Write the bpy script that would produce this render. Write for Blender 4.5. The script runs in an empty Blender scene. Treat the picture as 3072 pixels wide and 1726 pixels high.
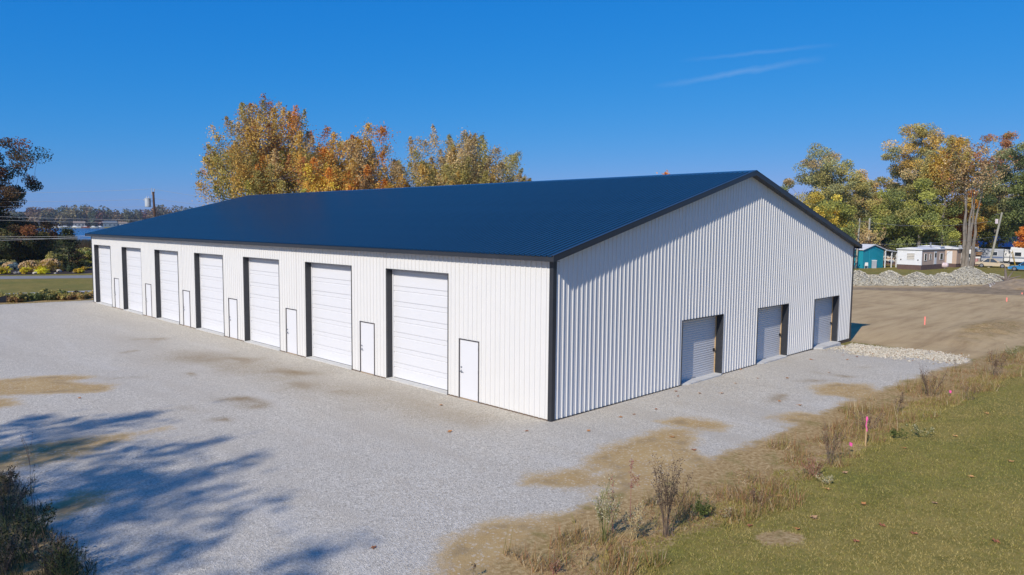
import bpy, math, random
import numpy as np
from mathutils import Matrix, Vector
R = math.radians
random.seed(7)
rng = np.random.default_rng(7)
C = bpy.context.scene.collection

# ------------------------------------------------------------------ camera
F, CX, CY, CZ = 2175.03, -16.831, -14.826, 6.1407
YAW, PITCH, ROLL = 0.79182, -0.08513, 0.00945
W0, H0 = 3072.0, 1726.0
_f = np.array([math.sin(YAW)*math.cos(PITCH), math.cos(YAW)*math.cos(PITCH), math.sin(PITCH)])
_r = np.array([math.cos(YAW), -math.sin(YAW), 0.0])
_u = np.cross(_r, _f)
_r2 = _r*math.cos(ROLL) + _u*math.sin(ROLL)
_u2 = -_r*math.sin(ROLL) + _u*math.cos(ROLL)
CAMP = np.array([CX, CY, CZ])
cd = bpy.data.cameras.new('camera')
cd.sensor_width = 36.0
cd.lens = F/W0*36.0
cd.clip_start = 0.1
cd.clip_end = 12000
cam = bpy.data.objects.new('camera', cd)
C.objects.link(cam)
cam.matrix_world = Matrix(((_r2[0], _u2[0], -_f[0], CX), (_r2[1], _u2[1], -_f[1], CY), (_r2[2], _u2[2], -_f[2], CZ), (0, 0, 0, 1)))
sc = bpy.context.scene
sc.camera = cam

# ------------------------------------------------------------------ sky, sun, exposure
SUN = Vector((1.0, 0.24, -0.75)).normalized()          # the way the light travels
world = bpy.data.worlds.new('World')
sc.world = world
world.use_nodes = True
wn = world.node_tree
wn.nodes.clear()
def wnode(t, **k):
    n = wn.nodes.new(t)
    for a, b in k.items(): setattr(n, a, b)
    return n
wo = wnode('ShaderNodeOutputWorld')
bg = wnode('ShaderNodeBackground')
sky = wnode('ShaderNodeTexSky')
sky.sky_type = 'NISHITA'
sky.sun_disc = False
sky.sun_elevation = math.asin(-SUN.z)
sky.sun_rotation = math.atan2(-SUN.x, -SUN.y)
sky.altitude = 200
sky.air_density = 1.0
sky.dust_density = 0.35
sky.ozone_density = 2.2
bg.inputs['Strength'].default_value = 0.10
# the camera's rendering of that sky: deep blue overhead, pale blue low down (one tone curve per colour, the same all round)
hs = wnode('ShaderNodeCombineColor')
_sp = wnode('ShaderNodeSeparateColor')
wn.links.new(sky.outputs[0], _sp.inputs[0])
for _i, (_k, _p) in enumerate(((0.36, 2.2), (0.405, 0.62), (0.79, 0.30))):
    _a = wnode('ShaderNodeMath', operation='MULTIPLY'); _a.inputs[1].default_value = 0.115
    _b = wnode('ShaderNodeMath', operation='POWER'); _b.inputs[1].default_value = _p
    _c = wnode('ShaderNodeMath', operation='MULTIPLY'); _c.inputs[1].default_value = _k*10
    wn.links.new(_sp.outputs[_i], _a.inputs[0]); wn.links.new(_a.outputs[0], _b.inputs[0])
    wn.links.new(_b.outputs[0], _c.inputs[0]); wn.links.new(_c.outputs[0], hs.inputs[_i])
# two thin contrails high in the east and faint cirrus
def pix_dir(px, py):
    d = _f + _r2*(px-W0/2)/F + _u2*(H0/2-py)/F
    return d/np.linalg.norm(d)
tc = wnode('ShaderNodeTexCoord')
def vmath(op, a, b=None):
    n = wnode('ShaderNodeVectorMath', operation=op)
    for i, v in enumerate((a, b)):
        if v is None: continue
        if hasattr(v, 'is_linked'): wn.links.new(v, n.inputs[i])
        else: n.inputs[i].default_value = tuple(float(c) for c in v)
    return n
def fmath(op, a, b=None, c=None, clamp=False):
    n = wnode('ShaderNodeMath', operation=op, use_clamp=clamp)
    for i, v in enumerate((a, b, c)):
        if v is None: continue
        if hasattr(v, 'is_linked'): wn.links.new(v, n.inputs[i])
        else: n.inputs[i].default_value = float(v)
    return n.outputs[0]
wnz = wnode('ShaderNodeTexNoise')
wnz.inputs['Scale'].default_value = 42
wnz.inputs['Detail'].default_value = 5
wn.links.new(tc.outputs['Generated'], wnz.inputs['Vector'])
total = None
for (a, b, wid, amt) in (((1960, 262), (2480, 172), 0.0050, 0.15), ((2040, 182), (2520, 134), 0.0034, 0.09)):
    d0, d1 = pix_dir(*a), pix_dir(*b)
    nrm = np.cross(d0, d1); nrm /= np.linalg.norm(nrm)
    mid = (d0+d1)/np.linalg.norm(d0+d1)
    tang = np.cross(nrm, mid)
    half = math.acos(float(np.dot(d0, mid)))
    dn = vmath('DOT_PRODUCT', tc.outputs['Generated'], nrm).outputs['Value']
    dt = vmath('DOT_PRODUCT', tc.outputs['Generated'], tang).outputs['Value']
    df = vmath('DOT_PRODUCT', tc.outputs['Generated'], mid).outputs['Value']
    wob = fmath('MULTIPLY_ADD', fmath('SUBTRACT', wnz.outputs[0], 0.5), wid*1.6, dn)
    across = fmath('SUBTRACT', 1.0, fmath('DIVIDE', fmath('ABSOLUTE', wob), wid), clamp=True)
    along = fmath('SUBTRACT', 1.0, fmath('DIVIDE', fmath('ABSOLUTE', dt), half), clamp=True)
    along = fmath('POWER', along, 0.7)
    m = fmath('MULTIPLY', fmath('MULTIPLY', across, along), fmath('GREATER_THAN', df, 0.2))
    m = fmath('MULTIPLY', m, amt)
    total = m if total is None else fmath('ADD', total, m)
mx = wnode('ShaderNodeMix', data_type='RGBA')
wn.links.new(total, mx.inputs['Factor'])
wn.links.new(hs.outputs[0], mx.inputs['A'])
mx.inputs['B'].default_value = (5.5, 6.6, 8.2, 1)
wn.links.new(mx.outputs['Result'], bg.inputs['Color'])
wn.links.new(bg.outputs[0], wo.inputs['Surface'])

sl = bpy.data.lights.new('sun', 'SUN')
sl.energy = 4.45
sl.angle = R(0.53)
sl.color = (1.0, 0.93, 0.84)
so = bpy.data.objects.new('sun', sl)
C.objects.link(so)
so.rotation_euler = SUN.to_track_quat('-Z', 'Y').to_euler()
so.location = (-40, -20, 40)
vs = sc.view_settings
vs.view_transform = 'Standard'
vs.look = 'None'
vs.exposure = 0.0
vs.gamma = 1.0
vs.use_curve_mapping = False
try:
    sc.cycles.use_denoising = True
    sc.cycles.denoiser = 'OPENIMAGEDENOISE'
    sc.cycles.denoising_input_passes = 'RGB_ALBEDO_NORMAL'
    sc.cycles.denoising_prefilter = 'ACCURATE'
    sc.cycles.use_adaptive_sampling = False
    sc.cycles.max_bounces = 6
    sc.cycles.transparent_max_bounces = 8
    sc.cycles.volume_bounces = 0
except Exception:
    pass

# ------------------------------------------------------------------ pixels to places
def ray(px, py):
    return _f + _r2*(px-W0/2)/F + _u2*(H0/2-py)/F
def G(px, py, z=0.0):                       # where a pixel meets the ground level z
    d = ray(px, py)
    t = (z-CZ)/d[2]
    p = CAMP + d*t
    return Vector((p[0], p[1], z))
def at(px, depth):                          # ground point under a pixel column at a distance along the view
    d = ray(px, 680)
    p = CAMP + d*depth
    return Vector((p[0], p[1], ground_h(p[0], p[1])))
def zat(px, py, p):                         # height seen at py above the ground point p
    dep = (p.x-CX)*_f[0] + (p.y-CY)*_f[1]
    d = ray(px, py)
    s = math.hypot(p.x-CX, p.y-CY)/math.hypot(d[0], d[1])
    return CZ + d[2]*s
def view_yaw(px):                           # rotation that turns local +Y away from the camera
    d = ray(px, 680)
    return -math.atan2(d[0], d[1])
def D(pts): return [(x*1.193, y*1.193) for x, y in pts]

# ------------------------------------------------------------------ materials
MATS = {}
def nodes_of(m):
    m.use_nodes = True
    nt = m.node_tree
    return nt, nt.nodes, nt.links
def pmat(name, rgb, rough=0.6, var=0.12, scale=6.0, metallic=0.0, spec=0.4, bump=0.0, bscale=None, dirt=None, coat=0.0, stretch=None):
    """plain procedural paint/wood/metal: colour broken up by two noises, optional dirt tone, relief"""
    if name in MATS: return MATS[name]
    m = bpy.data.materials.new(name)
    nt, N, L = nodes_of(m)
    b = N['Principled BSDF']
    b.inputs['Roughness'].default_value = rough
    b.inputs['Metallic'].default_value = metallic
    b.inputs['Specular IOR Level'].default_value = spec
    if coat: b.inputs['Coat Weight'].default_value = coat
    t = N.new('ShaderNodeTexCoord')
    vec = t.outputs['Object']
    if stretch:
        mp = N.new('ShaderNodeMapping'); mp.inputs['Scale'].default_value = stretch
        L.new(vec, mp.inputs['Vector']); vec = mp.outputs[0]
    n1 = N.new('ShaderNodeTexNoise'); n1.inputs['Scale'].default_value = scale; n1.inputs['Detail'].default_value = 6
    n1.inputs['Roughness'].default_value = 0.65
    L.new(vec, n1.inputs['Vector'])
    cr = N.new('ShaderNodeValToRGB')
    lo = [c*(1-var) for c in rgb]; hi = [min(1, c*(1+var)) for c in rgb]
    cr.color_ramp.elements[0].position = 0.3; cr.color_ramp.elements[0].color = (*lo, 1)
    cr.color_ramp.elements[1].position = 0.7; cr.color_ramp.elements[1].color = (*hi, 1)
    L.new(n1.outputs[0], cr.inputs[0])
    col = cr.outputs[0]
    if dirt:
        n2 = N.new('ShaderNodeTexNoise'); n2.inputs['Scale'].default_value = scale*0.33; n2.inputs['Detail'].default_value = 8
        n2.inputs['Roughness'].default_value = 0.7
        L.new(vec, n2.inputs['Vector'])
        r2 = N.new('ShaderNodeValToRGB')
        r2.color_ramp.elements[0].position = 0.52; r2.color_ramp.elements[0].color = (0, 0, 0, 1)
        r2.color_ramp.elements[1].position = 0.75; r2.color_ramp.elements[1].color = (dirt[3],)*3 + (1,)
        L.new(n2.outputs[0], r2.inputs[0])
        mxx = N.new('ShaderNodeMix'); mxx.data_type = 'RGBA'
        L.new(r2.outputs[0], mxx.inputs['Factor']); L.new(col, mxx.inputs['A'])
        mxx.inputs['B'].default_value = (*dirt[:3], 1)
        col = mxx.outputs['Result']
    L.new(col, b.inputs['Base Color'])
    if bump:
        nb = N.new('ShaderNodeTexNoise'); nb.inputs['Scale'].default_value = bscale or scale*4; nb.inputs['Detail'].default_value = 4
        L.new(vec, nb.inputs['Vector'])
        bp = N.new('ShaderNodeBump'); bp.inputs['Strength'].default_value = bump; bp.inputs['Distance'].default_value = 0.02
        L.new(nb.outputs[0], bp.inputs['Height']); L.new(bp.outputs[0], b.inputs['Normal'])
    MATS[name] = m
    return m
def leafmat(name, trans=0.3, rough=0.6):
    """foliage: colour carried by each leaf, a little light through it"""
    if name in MATS: return MATS[name]
    m = bpy.data.materials.new(name)
    nt, N, L = nodes_of(m)
    b = N['Principled BSDF']; b.inputs['Roughness'].default_value = rough; b.inputs['Specular IOR Level'].default_value = 0.25
    a = N.new('ShaderNodeAttribute'); a.attribute_name = 'col'
    L.new(a.outputs['Color'], b.inputs['Base Color'])
    tr = N.new('ShaderNodeBsdfTranslucent'); L.new(a.outputs['Color'], tr.inputs['Color'])
    mxs = N.new('ShaderNodeMixShader'); mxs.inputs[0].default_value = trans
    L.new(b.outputs[0], mxs.inputs[1]); L.new(tr.outputs[0], mxs.inputs[2])
    L.new(mxs.outputs[0], N['Material Output'].inputs['Surface'])
    MATS[name] = m
    return m
def glassmat(name, rgb=(0.03, 0.04, 0.05)):
    return pmat(name, rgb, rough=0.08, var=0.3, scale=2, spec=0.8)

WHITE = pmat('white_painted_steel', (0.69, 0.68, 0.65), 0.34, 0.015, 1.5, spec=0.45, dirt=(0.63, 0.61, 0.56, 0.18))
CHAR = pmat('charcoal_trim', (0.030, 0.032, 0.037), 0.38, 0.12, 2.0, spec=0.45)
ROOFM = pmat('dark_blue_roof_steel', (0.016, 0.056, 0.112), 0.20, 0.10, 0.7, spec=0.7)
DOORW = pmat('white_door_steel', (0.69, 0.69, 0.695), 0.4, 0.012, 2.0, spec=0.4)
CONC = pmat('concrete', (0.46, 0.44, 0.40), 0.9, 0.18, 5, bump=0.3, dirt=(0.33, 0.27, 0.19, 0.6))
WOODTAN = pmat('raw_lumber', (0.48, 0.33, 0.17), 0.8, 0.2, 4)
STEELG = pmat('bare_steel', (0.40, 0.41, 0.43), 0.35, 0.1, 10, metallic=0.8)
BLACK = pmat('black_rubber', (0.018, 0.018, 0.02), 0.7, 0.2, 8)
TREATED = pmat('treated_board', (0.14, 0.095, 0.06), 0.85, 0.25, 6)

# ------------------------------------------------------------------ mesh helpers
def tag(o, label=None, cat=None, group=None, kind=None):
    if label: o['label'] = label
    if cat: o['category'] = cat
    if group: o['group'] = group
    if kind: o['kind'] = kind
    return o
def empty(name, loc=(0, 0, 0), rz=0.0, label=None, cat=None, group=None):
    o = bpy.data.objects.new(name, None)
    o.empty_display_size = 0.3
    C.objects.link(o)
    o.location = loc
    o.rotation_euler = (0, 0, rz)
    return tag(o, label, cat, group)
class MB:
    def __init__(s): s.v = []; s.f = []
    def quad(s, *p):
        i = len(s.v); s.v += [tuple(x) for x in p]; s.f.append(tuple(range(i, i+len(p)))); return s
    def box(s, x0, x1, y0, y1, z0, z1):
        i = len(s.v)
        s.v += [(x0, y0, z0), (x1, y0, z0), (x1, y1, z0), (x0, y1, z0), (x0, y0, z1), (x1, y0, z1), (x1, y1, z1), (x0, y1, z1)]
        s.f += [tuple(i+k for k in q) for q in ((0, 3, 2, 1), (4, 5, 6, 7), (0, 1, 5, 4), (1, 2, 6, 5), (2, 3, 7, 6), (3, 0, 4, 7))]
        return s
    def tube(s, p0, p1, r0, r1=None, n=6, cap=True):
        r1 = r0 if r1 is None else r1
        p0, p1 = Vector(p0), Vector(p1)
        d = (p1-p0)
        if d.length < 1e-6: return s
        d.normalize()
        a = d.orthogonal().normalized(); b = d.cross(a)
        i = len(s.v)
        for p, r in ((p0, r0), (p1, r1)):
            for k in range(n):
                t = 2*math.pi*k/n
                s.v.append(tuple(p + a*math.cos(t)*r + b*math.sin(t)*r))
        for k in range(n):
            s.f.append((i+k, i+(k+1) % n, i+n+(k+1) % n, i+n+k))
        if cap:
            s.f.append(tuple(i+k for k in range(n))[::-1]); s.f.append(tuple(i+n+k for k in range(n)))
        return s
    def path(s, pts, rads, n=5):
        for j in range(len(pts)-1): s.tube(pts[j], pts[j+1], rads[j], rads[j+1], n, cap=(j == len(pts)-2))
        return s
    def prism(s, prof, y0, y1, axis='y'):       # polygon prof (x,z) pushed along y, or (y,z) along x
        i = len(s.v); n = len(prof)
        for t in (y0, y1):
            for a, b in prof:
                s.v.append((a, t, b) if axis == 'y' else (t, a, b))
        for k in range(n): s.f.append((i+k, i+(k+1) % n, i+n+(k+1) % n, i+n+k))
        s.f.append(tuple(i+k for k in range(n))[::-1]); s.f.append(tuple(i+n+k for k in range(n)))
        return s
    def lathe(s, prof, n=12, c=(0, 0, 0)):      # prof of (r,z)
        i = len(s.v)
        for r, z in prof:
            for k in range(n):
                t = 2*math.pi*k/n
                s.v.append((c[0]+r*math.cos(t), c[1]+r*math.sin(t), c[2]+z))
        for j in range(len(prof)-1):
            for k in range(n):
                s.f.append((i+j*n+k, i+j*n+(k+1) % n, i+(j+1)*n+(k+1) % n, i+(j+1)*n+k))
        s.f.append(tuple(i+k for k in range(n))[::-1]); s.f.append(tuple(i+(len(prof)-1)*n+k for k in range(n)))
        return s
    def blob(s, c, rx, ry, rz, seed=0, rough=0.18, n=8, m=5):
        rd = random.Random(seed); i = len(s.v)
        for j in range(m+1):
            ph = math.pi*j/m - math.pi/2
            for k in range(n):
                t = 2*math.pi*k/n + (j % 2)*math.pi/n
                q = 1 + rd.uniform(-rough, rough)
                s.v.append((c[0]+rx*q*math.cos(ph)*math.cos(t), c[1]+ry*q*math.cos(ph)*math.sin(t), c[2]+rz*q*math.sin(ph)))
        for j in range(m):
            for k in range(n): s.f.append((i+j*n+k, i+j*n+(k+1) % n, i+(j+1)*n+(k+1) % n, i+(j+1)*n+k))
        return s
    def mesh(s, name, mat, smooth=False):
        me = bpy.data.meshes.new(name)
        me.from_pydata(s.v, [], s.f)
        me.update()
        if mat: me.materials.append(mat)
        if smooth: me.polygons.foreach_set('use_smooth', [True]*len(me.polygons))
        return me
    def build(s, name, mat, parent=None, smooth=False, loc=None):
        o = bpy.data.objects.new(name, s.mesh(name, mat, smooth))
        C.objects.link(o)
        if parent: o.parent = parent
        if loc is not None: o.location = loc
        return o
def link(name, mesh, parent=None, loc=None, rz=0.0):
    o = bpy.data.objects.new(name, mesh); C.objects.link(o)
    if parent: o.parent = parent
    if loc is not None: o.location = loc
    if rz: o.rotation_euler = (0, 0, rz)
    return o
def npmesh(name, verts, k, cols, mat):
    """many loose k-gons at once; cols one rgb per face"""
    me = bpy.data.meshes.new(name)
    n = len(verts)//k
    me.vertices.add(n*k); me.vertices.foreach_set('co', np.ascontiguousarray(verts, np.float32).ravel())
    me.loops.add(n*k); me.loops.foreach_set('vertex_index', np.arange(n*k, dtype=np.int32))
    me.polygons.add(n)
    me.polygons.foreach_set('loop_start', np.arange(0, n*k, k, dtype=np.int32))
    me.polygons.foreach_set('loop_total', np.full(n, k, np.int32))
    at_ = me.attributes.new('col', 'FLOAT_COLOR', 'POINT')
    c4 = np.ones((n, k, 4), np.float32); c4[:, :, :3] = np.asarray(cols, np.float32)[:, None, :]
    at_.data.foreach_set('color', c4.ravel())
    me.update(); me.validate()
    me.materials.append(mat)
    return me
def copy_tree(o, parent=None):
    c = o.copy(); C.objects.link(c); c.parent = parent
    for ch in list(o.children): copy_tree(ch, c)
    return c

# ------------------------------------------------------------------ numpy fields
def polysd(X, Y, poly):
    """signed distance to a polygon, positive inside"""
    P = np.array(poly, float); n = len(P)
    d2 = np.full(X.shape, 1e18); ins = np.zeros(X.shape, bool)
    for i in range(n):
        x0, y0 = P[i]; x1, y1 = P[(i+1) % n]
        ex, ey = x1-x0, y1-y0
        t = np.clip(((X-x0)*ex + (Y-y0)*ey)/(ex*ex+ey*ey+1e-12), 0, 1)
        d2 = np.minimum(d2, (X-x0-t*ex)**2 + (Y-y0-t*ey)**2)
        c = ((y0 > Y) != (y1 > Y))
        with np.errstate(divide='ignore', invalid='ignore'):
            xi = (x1-x0)*(Y-y0)/(y1-y0+1e-15) + x0
        ins ^= c & (X < xi)
    d = np.sqrt(d2)
    return np.where(ins, d, -d)
def W(pts, z=0.0): return [tuple(G(x, y, z)[:2]) for x, y in D(pts)]
def sstep(a, b, x):
    t = np.clip((x-a)/(b-a), 0, 1); return t*t*(3-2*t)
_perm = rng.random((256, 256))
def vnoise(X, Y, s):
    x = np.asarray(X, float)/s; y = np.asarray(Y, float)/s
    i = np.floor(x).astype(int); j = np.floor(y).astype(int)
    fx = x-i; fy = y-j
    fx = fx*fx*(3-2*fx); fy = fy*fy*(3-2*fy)
    g = lambda a, b: _perm[a % 256, b % 256]
    return (g(i, j)*(1-fx)+g(i+1, j)*fx)*(1-fy) + (g(i, j+1)*(1-fx)+g(i+1, j+1)*fx)*fy

# zones of the ground, traced from the photograph and laid on the ground plane
GRASS = W([(1440, 1470), (1500, 1410), (1620, 1335), (1790, 1278), (1950, 1185), (2080, 1130), (2200, 1062), (2330, 1005), (2450, 952), (2590, 905)]) + [(60, -20), (40, -60), (-20, -60)]
GRAVEL = [(-400, 45.5), (-5.6, 49.3), (0.3, 48.4), (30, 46), (30, 20), (25.2, 2.0)] + W([(2137, 868), (2240, 880), (2440, 905), (2470, 925), (2330, 990), (2200, 1055), (2080, 1122), (1950, 1178), (1790, 1270), (1620, 1330), (1480, 1420), (1420, 1500)]) + [(-9, -13), (-30, -30), (-400, -30)]
SANDS = [W(p) for p in (
    [(1090, 1470), (1120, 1390), (1150, 1352), (1220, 1320), (1330, 1305), (1440, 1297), (1500, 1285), (1545, 1255), (1490, 1232), (1400, 1222), (1315, 1214), (1345, 1200), (1400, 1187), (1465, 1180), (1490, 1150), (1530, 1125), (1590, 1110), (1640, 1087), (1700, 1080), (1745, 1083), (1735, 1108), (1765, 1135), (1860, 1152), (2000, 1132), (2100, 1105), (2140, 1150), (1900, 1260), (1700, 1340), (1500, 1480)],
    [(1665, 1062), (1720, 1050), (1790, 1060), (1828, 1070), (1805, 1081), (1740, 1078)],
    [(1935, 1050), (2010, 1039), (2120, 1047), (2165, 1062), (2120, 1080), (2040, 1074), (1985, 1060)],
    [(2050, 975), (2100, 964), (2180, 968), (2205, 985), (2262, 997), (2240, 1012), (2150, 1002), (2060, 990)],
    [(2120, 1012), (2200, 1008), (2260, 1030), (2200, 1050), (2130, 1046)],
    [(-60, 962), (60, 950), (180, 944), (232, 950), (160, 960), (285, 970), (260, 985), (100, 990), (-60, 997)],
    [(-60, 1005), (20, 1005), (40, 1018), (-60, 1035)],
    [(-60, 1150), (100, 1115), (250, 1100), (380, 1084), (412, 1079), (255, 1120), (222, 1140), (100, 1168), (-60, 1195)],
    [(80, 1295), (200, 1243), (265, 1238), (240, 1268), (130, 1305)],
)]
HOLES = [W(p) for p in (
    [(1722, 1125), (1775, 1108), (1870, 1148), (1810, 1166)],
    [(1430, 1236), (1500, 1222), (1560, 1224), (1545, 1236), (1470, 1246)],
    [(1480, 1190), (1530, 1178), (1560, 1190), (1500, 1200)],
)]
# wet stains: (pixel centre, half sizes in pixels), strength
STAINS = [(590, 1007, 55, 9, 1), (535, 1060, 26, 7, 1), (385, 853, 42, 6, .55), (470, 943, 18, 3, .8), (600, 905, 75, 9, .8), (700, 938, 70, 10, .9),
          (775, 962, 80, 11, .7), (890, 985, 80, 10, .6), (1010, 1018, 90, 10, .45), (545, 893, 60, 6, .5), (330, 885, 25, 4, .5), (2075, 938, 30, 5, .8), (2030, 960, 25, 5, .7), (1940, 1000, 25, 5, .8), (1990, 1010, 30, 4, .4), (2180, 920, 20, 3, .4), (1700, 1015, 25, 4, .3), (1290, 1190, 18, 5, .4), (1160, 1405, 18, 5, .3), (300, 955, 60, 6, .3), (420, 1040, 60, 9, .25)]
WHITEST = W([(2105, 868), (2150, 858), (2240, 872), (2330, 880), (2445, 903), (2400, 910), (2300, 903), (2200, 893), (2090, 884)])
DIRT = [(25.2, 3), (25.2, 60)] + [(70, 60), (96, 30)] + [tuple(G(x, y)[:2]) for x, y in ((2560, 822), (2700, 826), (2880, 834), (3200, 838))] + [(140, -20), (60, -8)] + W([(2575, 872), (2470, 905), (2380, 895), (2240, 868), (2137, 852)])

def ground_h(x, y):
    x = np.asarray(x, float); y = np.asarray(y, float)
    # lake basin out to the north, its far shore about a kilometre off
    s = (x-CX)*0.2 + (y-CY)*0.98
    t = (x-CX)*0.98 - (y-CY)*0.2
    lake = sstep(205, 262, s)*(1-sstep(1000, 1040, s))*sstep(-1500, -1440, t)*(1-sstep(420, 480, t))
    h = -3.2*lake
    h = h + 2.0*sstep(1010, 1200, s)*sstep(-1500, -1440, t)
    # grass bank along the right side of the lot
    gb = polysd(x, y, GRASS)
    h = h + 0.28*sstep(-0.4, 3.2, gb) - 0.0
    # rough spoil at the end of the building
    d = np.hypot((x-35)/9, (y+4.6)/2.2)
    h = h + 0.35*np.clip(1-d, 0, 1)*(0.6+0.8*vnoise(x, y, 1.1))
    # the ground falls a little at the far gable corner
    h = h - 0.16*np.exp(-((x-25.5)**2)/18 - ((y+0.5)**2)/14)
    out = (np.abs(x-10) > 18) | (y < -3) | (y > 50)
    return float(h) if h.ndim == 0 else h

def axis(lo, hi, step, far):
    a = list(np.arange(lo, hi+1e-6, step))
    s = step; v = hi
    while v < far: s = min(s*1.22, 260); v += s; a.append(v)
    s = step; v = lo
    while v > -far: s = min(s*1.22, 260); v -= s; a.insert(0, v)
    return np.array(a)
gx = axis(-24, 46, 0.25, 4200); gy = axis(-15, 58, 0.25, 4200)
GX, GY = np.meshgrid(gx, gy)
gz = ground_h(GX, GY)
verts = np.stack([GX, GY, gz], -1).reshape(-1, 3)
ny, nx = GX.shape
idx = np.arange(nx*ny).reshape(ny, nx)
quads = np.stack([idx[:-1, :-1], idx[:-1, 1:], idx[1:, 1:], idx[1:, :-1]], -1).reshape(-1, 4)
me = bpy.data.meshes.new('ground')
me.vertices.add(len(verts)); me.vertices.foreach_set('co', verts.astype(np.float32).ravel())
me.loops.add(quads.size); me.loops.foreach_set('vertex_index', quads.astype(np.int32).ravel())
me.polygons.add(len(quads)); me.polygons.foreach_set('loop_start', np.arange(0, quads.size, 4, dtype=np.int32)); me.polygons.foreach_set('loop_total', np.full(len(quads), 4, np.int32))
me.polygons.foreach_set('use_smooth', [True]*len(quads))
me.update(); me.validate()
sand = np.full(GX.shape, -3.0)
for p in SANDS: sand = np.maximum(sand, polysd(GX, GY, p))
for p in HOLES: sand = np.minimum(sand, -polysd(GX, GY, p))
sand = np.where(GX < 20, np.maximum(sand, np.clip(polysd(GX, GY, GRASS)+1.5, -3, 3)), sand)
stain = np.zeros(GX.shape)
for (cx, cy, hx, hy, k) in STAINS:
    c = G(cx*1.193, cy*1.193); a = G((cx+hx)*1.193, cy*1.193)-c; b = G(cx*1.193, (cy+hy)*1.193)-c
    M2 = np.linalg.inv(np.array([[a.x, b.x], [a.y, b.y]]))
    wx = GX-c.x+1.5*(vnoise(GX, GY, 1.9)-.5)+.7*(vnoise(GX+40, GY, .7)-.5); wy = GY-c.y+1.5*(vnoise(GX, GY+70, 1.9)-.5)+.7*(vnoise(GX, GY+90, .7)-.5)
    u = M2[0, 0]*wx+M2[0, 1]*wy; v = M2[1, 0]*wx+M2[1, 1]*wy
    stain = np.maximum(stain, k*np.exp(-(u*u+v*v)*1.1))
# muddy run-off track parallel to the doors
trk_ = [G(x, y) for x, y in ((560, 1062), (700, 1085), (820, 1116), (950, 1150), (1090, 1180), (1220, 1204), (1420, 1262))]
dmin = np.full(GX.shape, 99.0)
for a, b_ in zip(trk_[:-1], trk_[1:]):
    ex, ey = b_.x-a.x, b_.y-a.y
    t = np.clip(((GX-a.x)*ex+(GY-a.y)*ey)/(ex*ex+ey*ey), 0, 1); dmin = np.minimum(dmin, np.hypot(GX-a.x-t*ex, GY-a.y-t*ey))
dmin = dmin+1.3*(vnoise(GX, GY, 2.1)-.5)+.6*(vnoise(GX+9, GY+31, .8)-.5)
stain = np.maximum(stain, (.30+.45*vnoise(GX+17, GY+3, 2.6)**2)*np.exp(-(dmin/1.25)**2))
grav = polysd(GX, GY, GRAVEL)
dirt = polysd(GX, GY, DIRT)
gras = polysd(GX, GY, GRASS)
verge = np.clip(1.25-np.abs(gras+0.45)/1.5, 0, 1)*(GX < 60)
verge = np.maximum(verge, np.clip(1.0-np.abs(grav+1.2)/1.6, 0, 1)*(GX < 30)*(GX > -60)*(GY > 40))     # weeds at the far edge of the lot
verge = np.maximum(verge, np.clip(1-np.hypot((GX-36)/12, (GY+4.8)/3.0), 0, 1)*0.9)
bank = polysd(GX, GY, W([(-200, 1180), (0, 1190), (60, 1230), (120, 1330), (180, 1400), (260, 1490), (-200, 1600)]) )
verge = np.maximum(verge, sstep(-0.5, 0.6, bank))
bed = polysd(GX, GY, [tuple(G(x, y)[:2]) for x, y in ((-300, 829), (0, 826), (290, 821), (300, 805), (150, 803), (-300, 810))])
soil = polysd(GX, GY, [tuple(G(x, y)[:2]) for x, y in ((2480, 860), (2700, 864), (2900, 862), (3000, 855), (3200, 862), (3200, 892), (2980, 884), (2800, 876), (2480, 868))])
bare = polysd(GX, GY, [tuple(G(x, y)[:2]) for x, y in ((2255, 1640), (2330, 1618), (2420, 1645), (2390, 1672), (2300, 1670))])
verge = np.maximum(verge, sstep(-0.25, 0.2, bare))
for nm, arr in (('soil', np.clip(soil, -4, 4)), ('sand', np.clip(sand, -3, 3)), ('stain', stain), ('gravel', np.clip(grav, -4, 4)), ('dirt', np.clip(dirt, -6, 6)), ('verge', verge), ('mulch', np.clip(bed, -3, 3)), ('whitest', np.clip(polysd(GX, GY, WHITEST), -2, 2))):
    a_ = me.attributes.new(nm, 'FLOAT', 'POINT'); a_.data.foreach_set('value', arr.astype(np.float32).ravel())

m = bpy.data.materials.new('ground_surface')
nt, N, L = nodes_of(m)
b = N['Principled BSDF']; b.inputs['Roughness'].default_value = 0.95; b.inputs['Specular IOR Level'].default_value = 0.15
geo = N.new('ShaderNodeNewGeometry')
def nz(scale, detail=4, rough=0.6, kind='noise'):
    if kind == 'voro':
        n = N.new('ShaderNodeTexVoronoi'); n.inputs['Scale'].default_value = scale; L.new(geo.outputs['Position'], n.inputs['Vector']); return n
    n = N.new('ShaderNodeTexNoise'); n.inputs['Scale'].default_value = scale; n.inputs['Detail'].default_value = detail; n.inputs['Roughness'].default_value = rough
    L.new(geo.outputs['Position'], n.inputs['Vector']); return n
def attr(nm):
    n = N.new('ShaderNodeAttribute'); n.attribute_name = nm; return n.outputs['Fac']
def ma(op, a, b_=None, c=None, clamp=False):
    n = N.new('ShaderNodeMath'); n.operation = op; n.use_clamp = clamp
    for i, v in enumerate((a, b_, c)):
        if v is None: continue
        if hasattr(v, 'is_linked'): L.new(v, n.inputs[i])
        else: n.inputs[i].default_value = float(v)
    return n.outputs[0]
def mr(x, a, b_, c=0.0, d=1.0, smooth=True):
    n = N.new('ShaderNodeMapRange'); n.interpolation_type = 'SMOOTHSTEP' if smooth else 'LINEAR'
    L.new(x, n.inputs[0])
    for i, v in enumerate((a, b_, c, d)): n.inputs[i+1].default_value = v
    return n.outputs[0]
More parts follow.
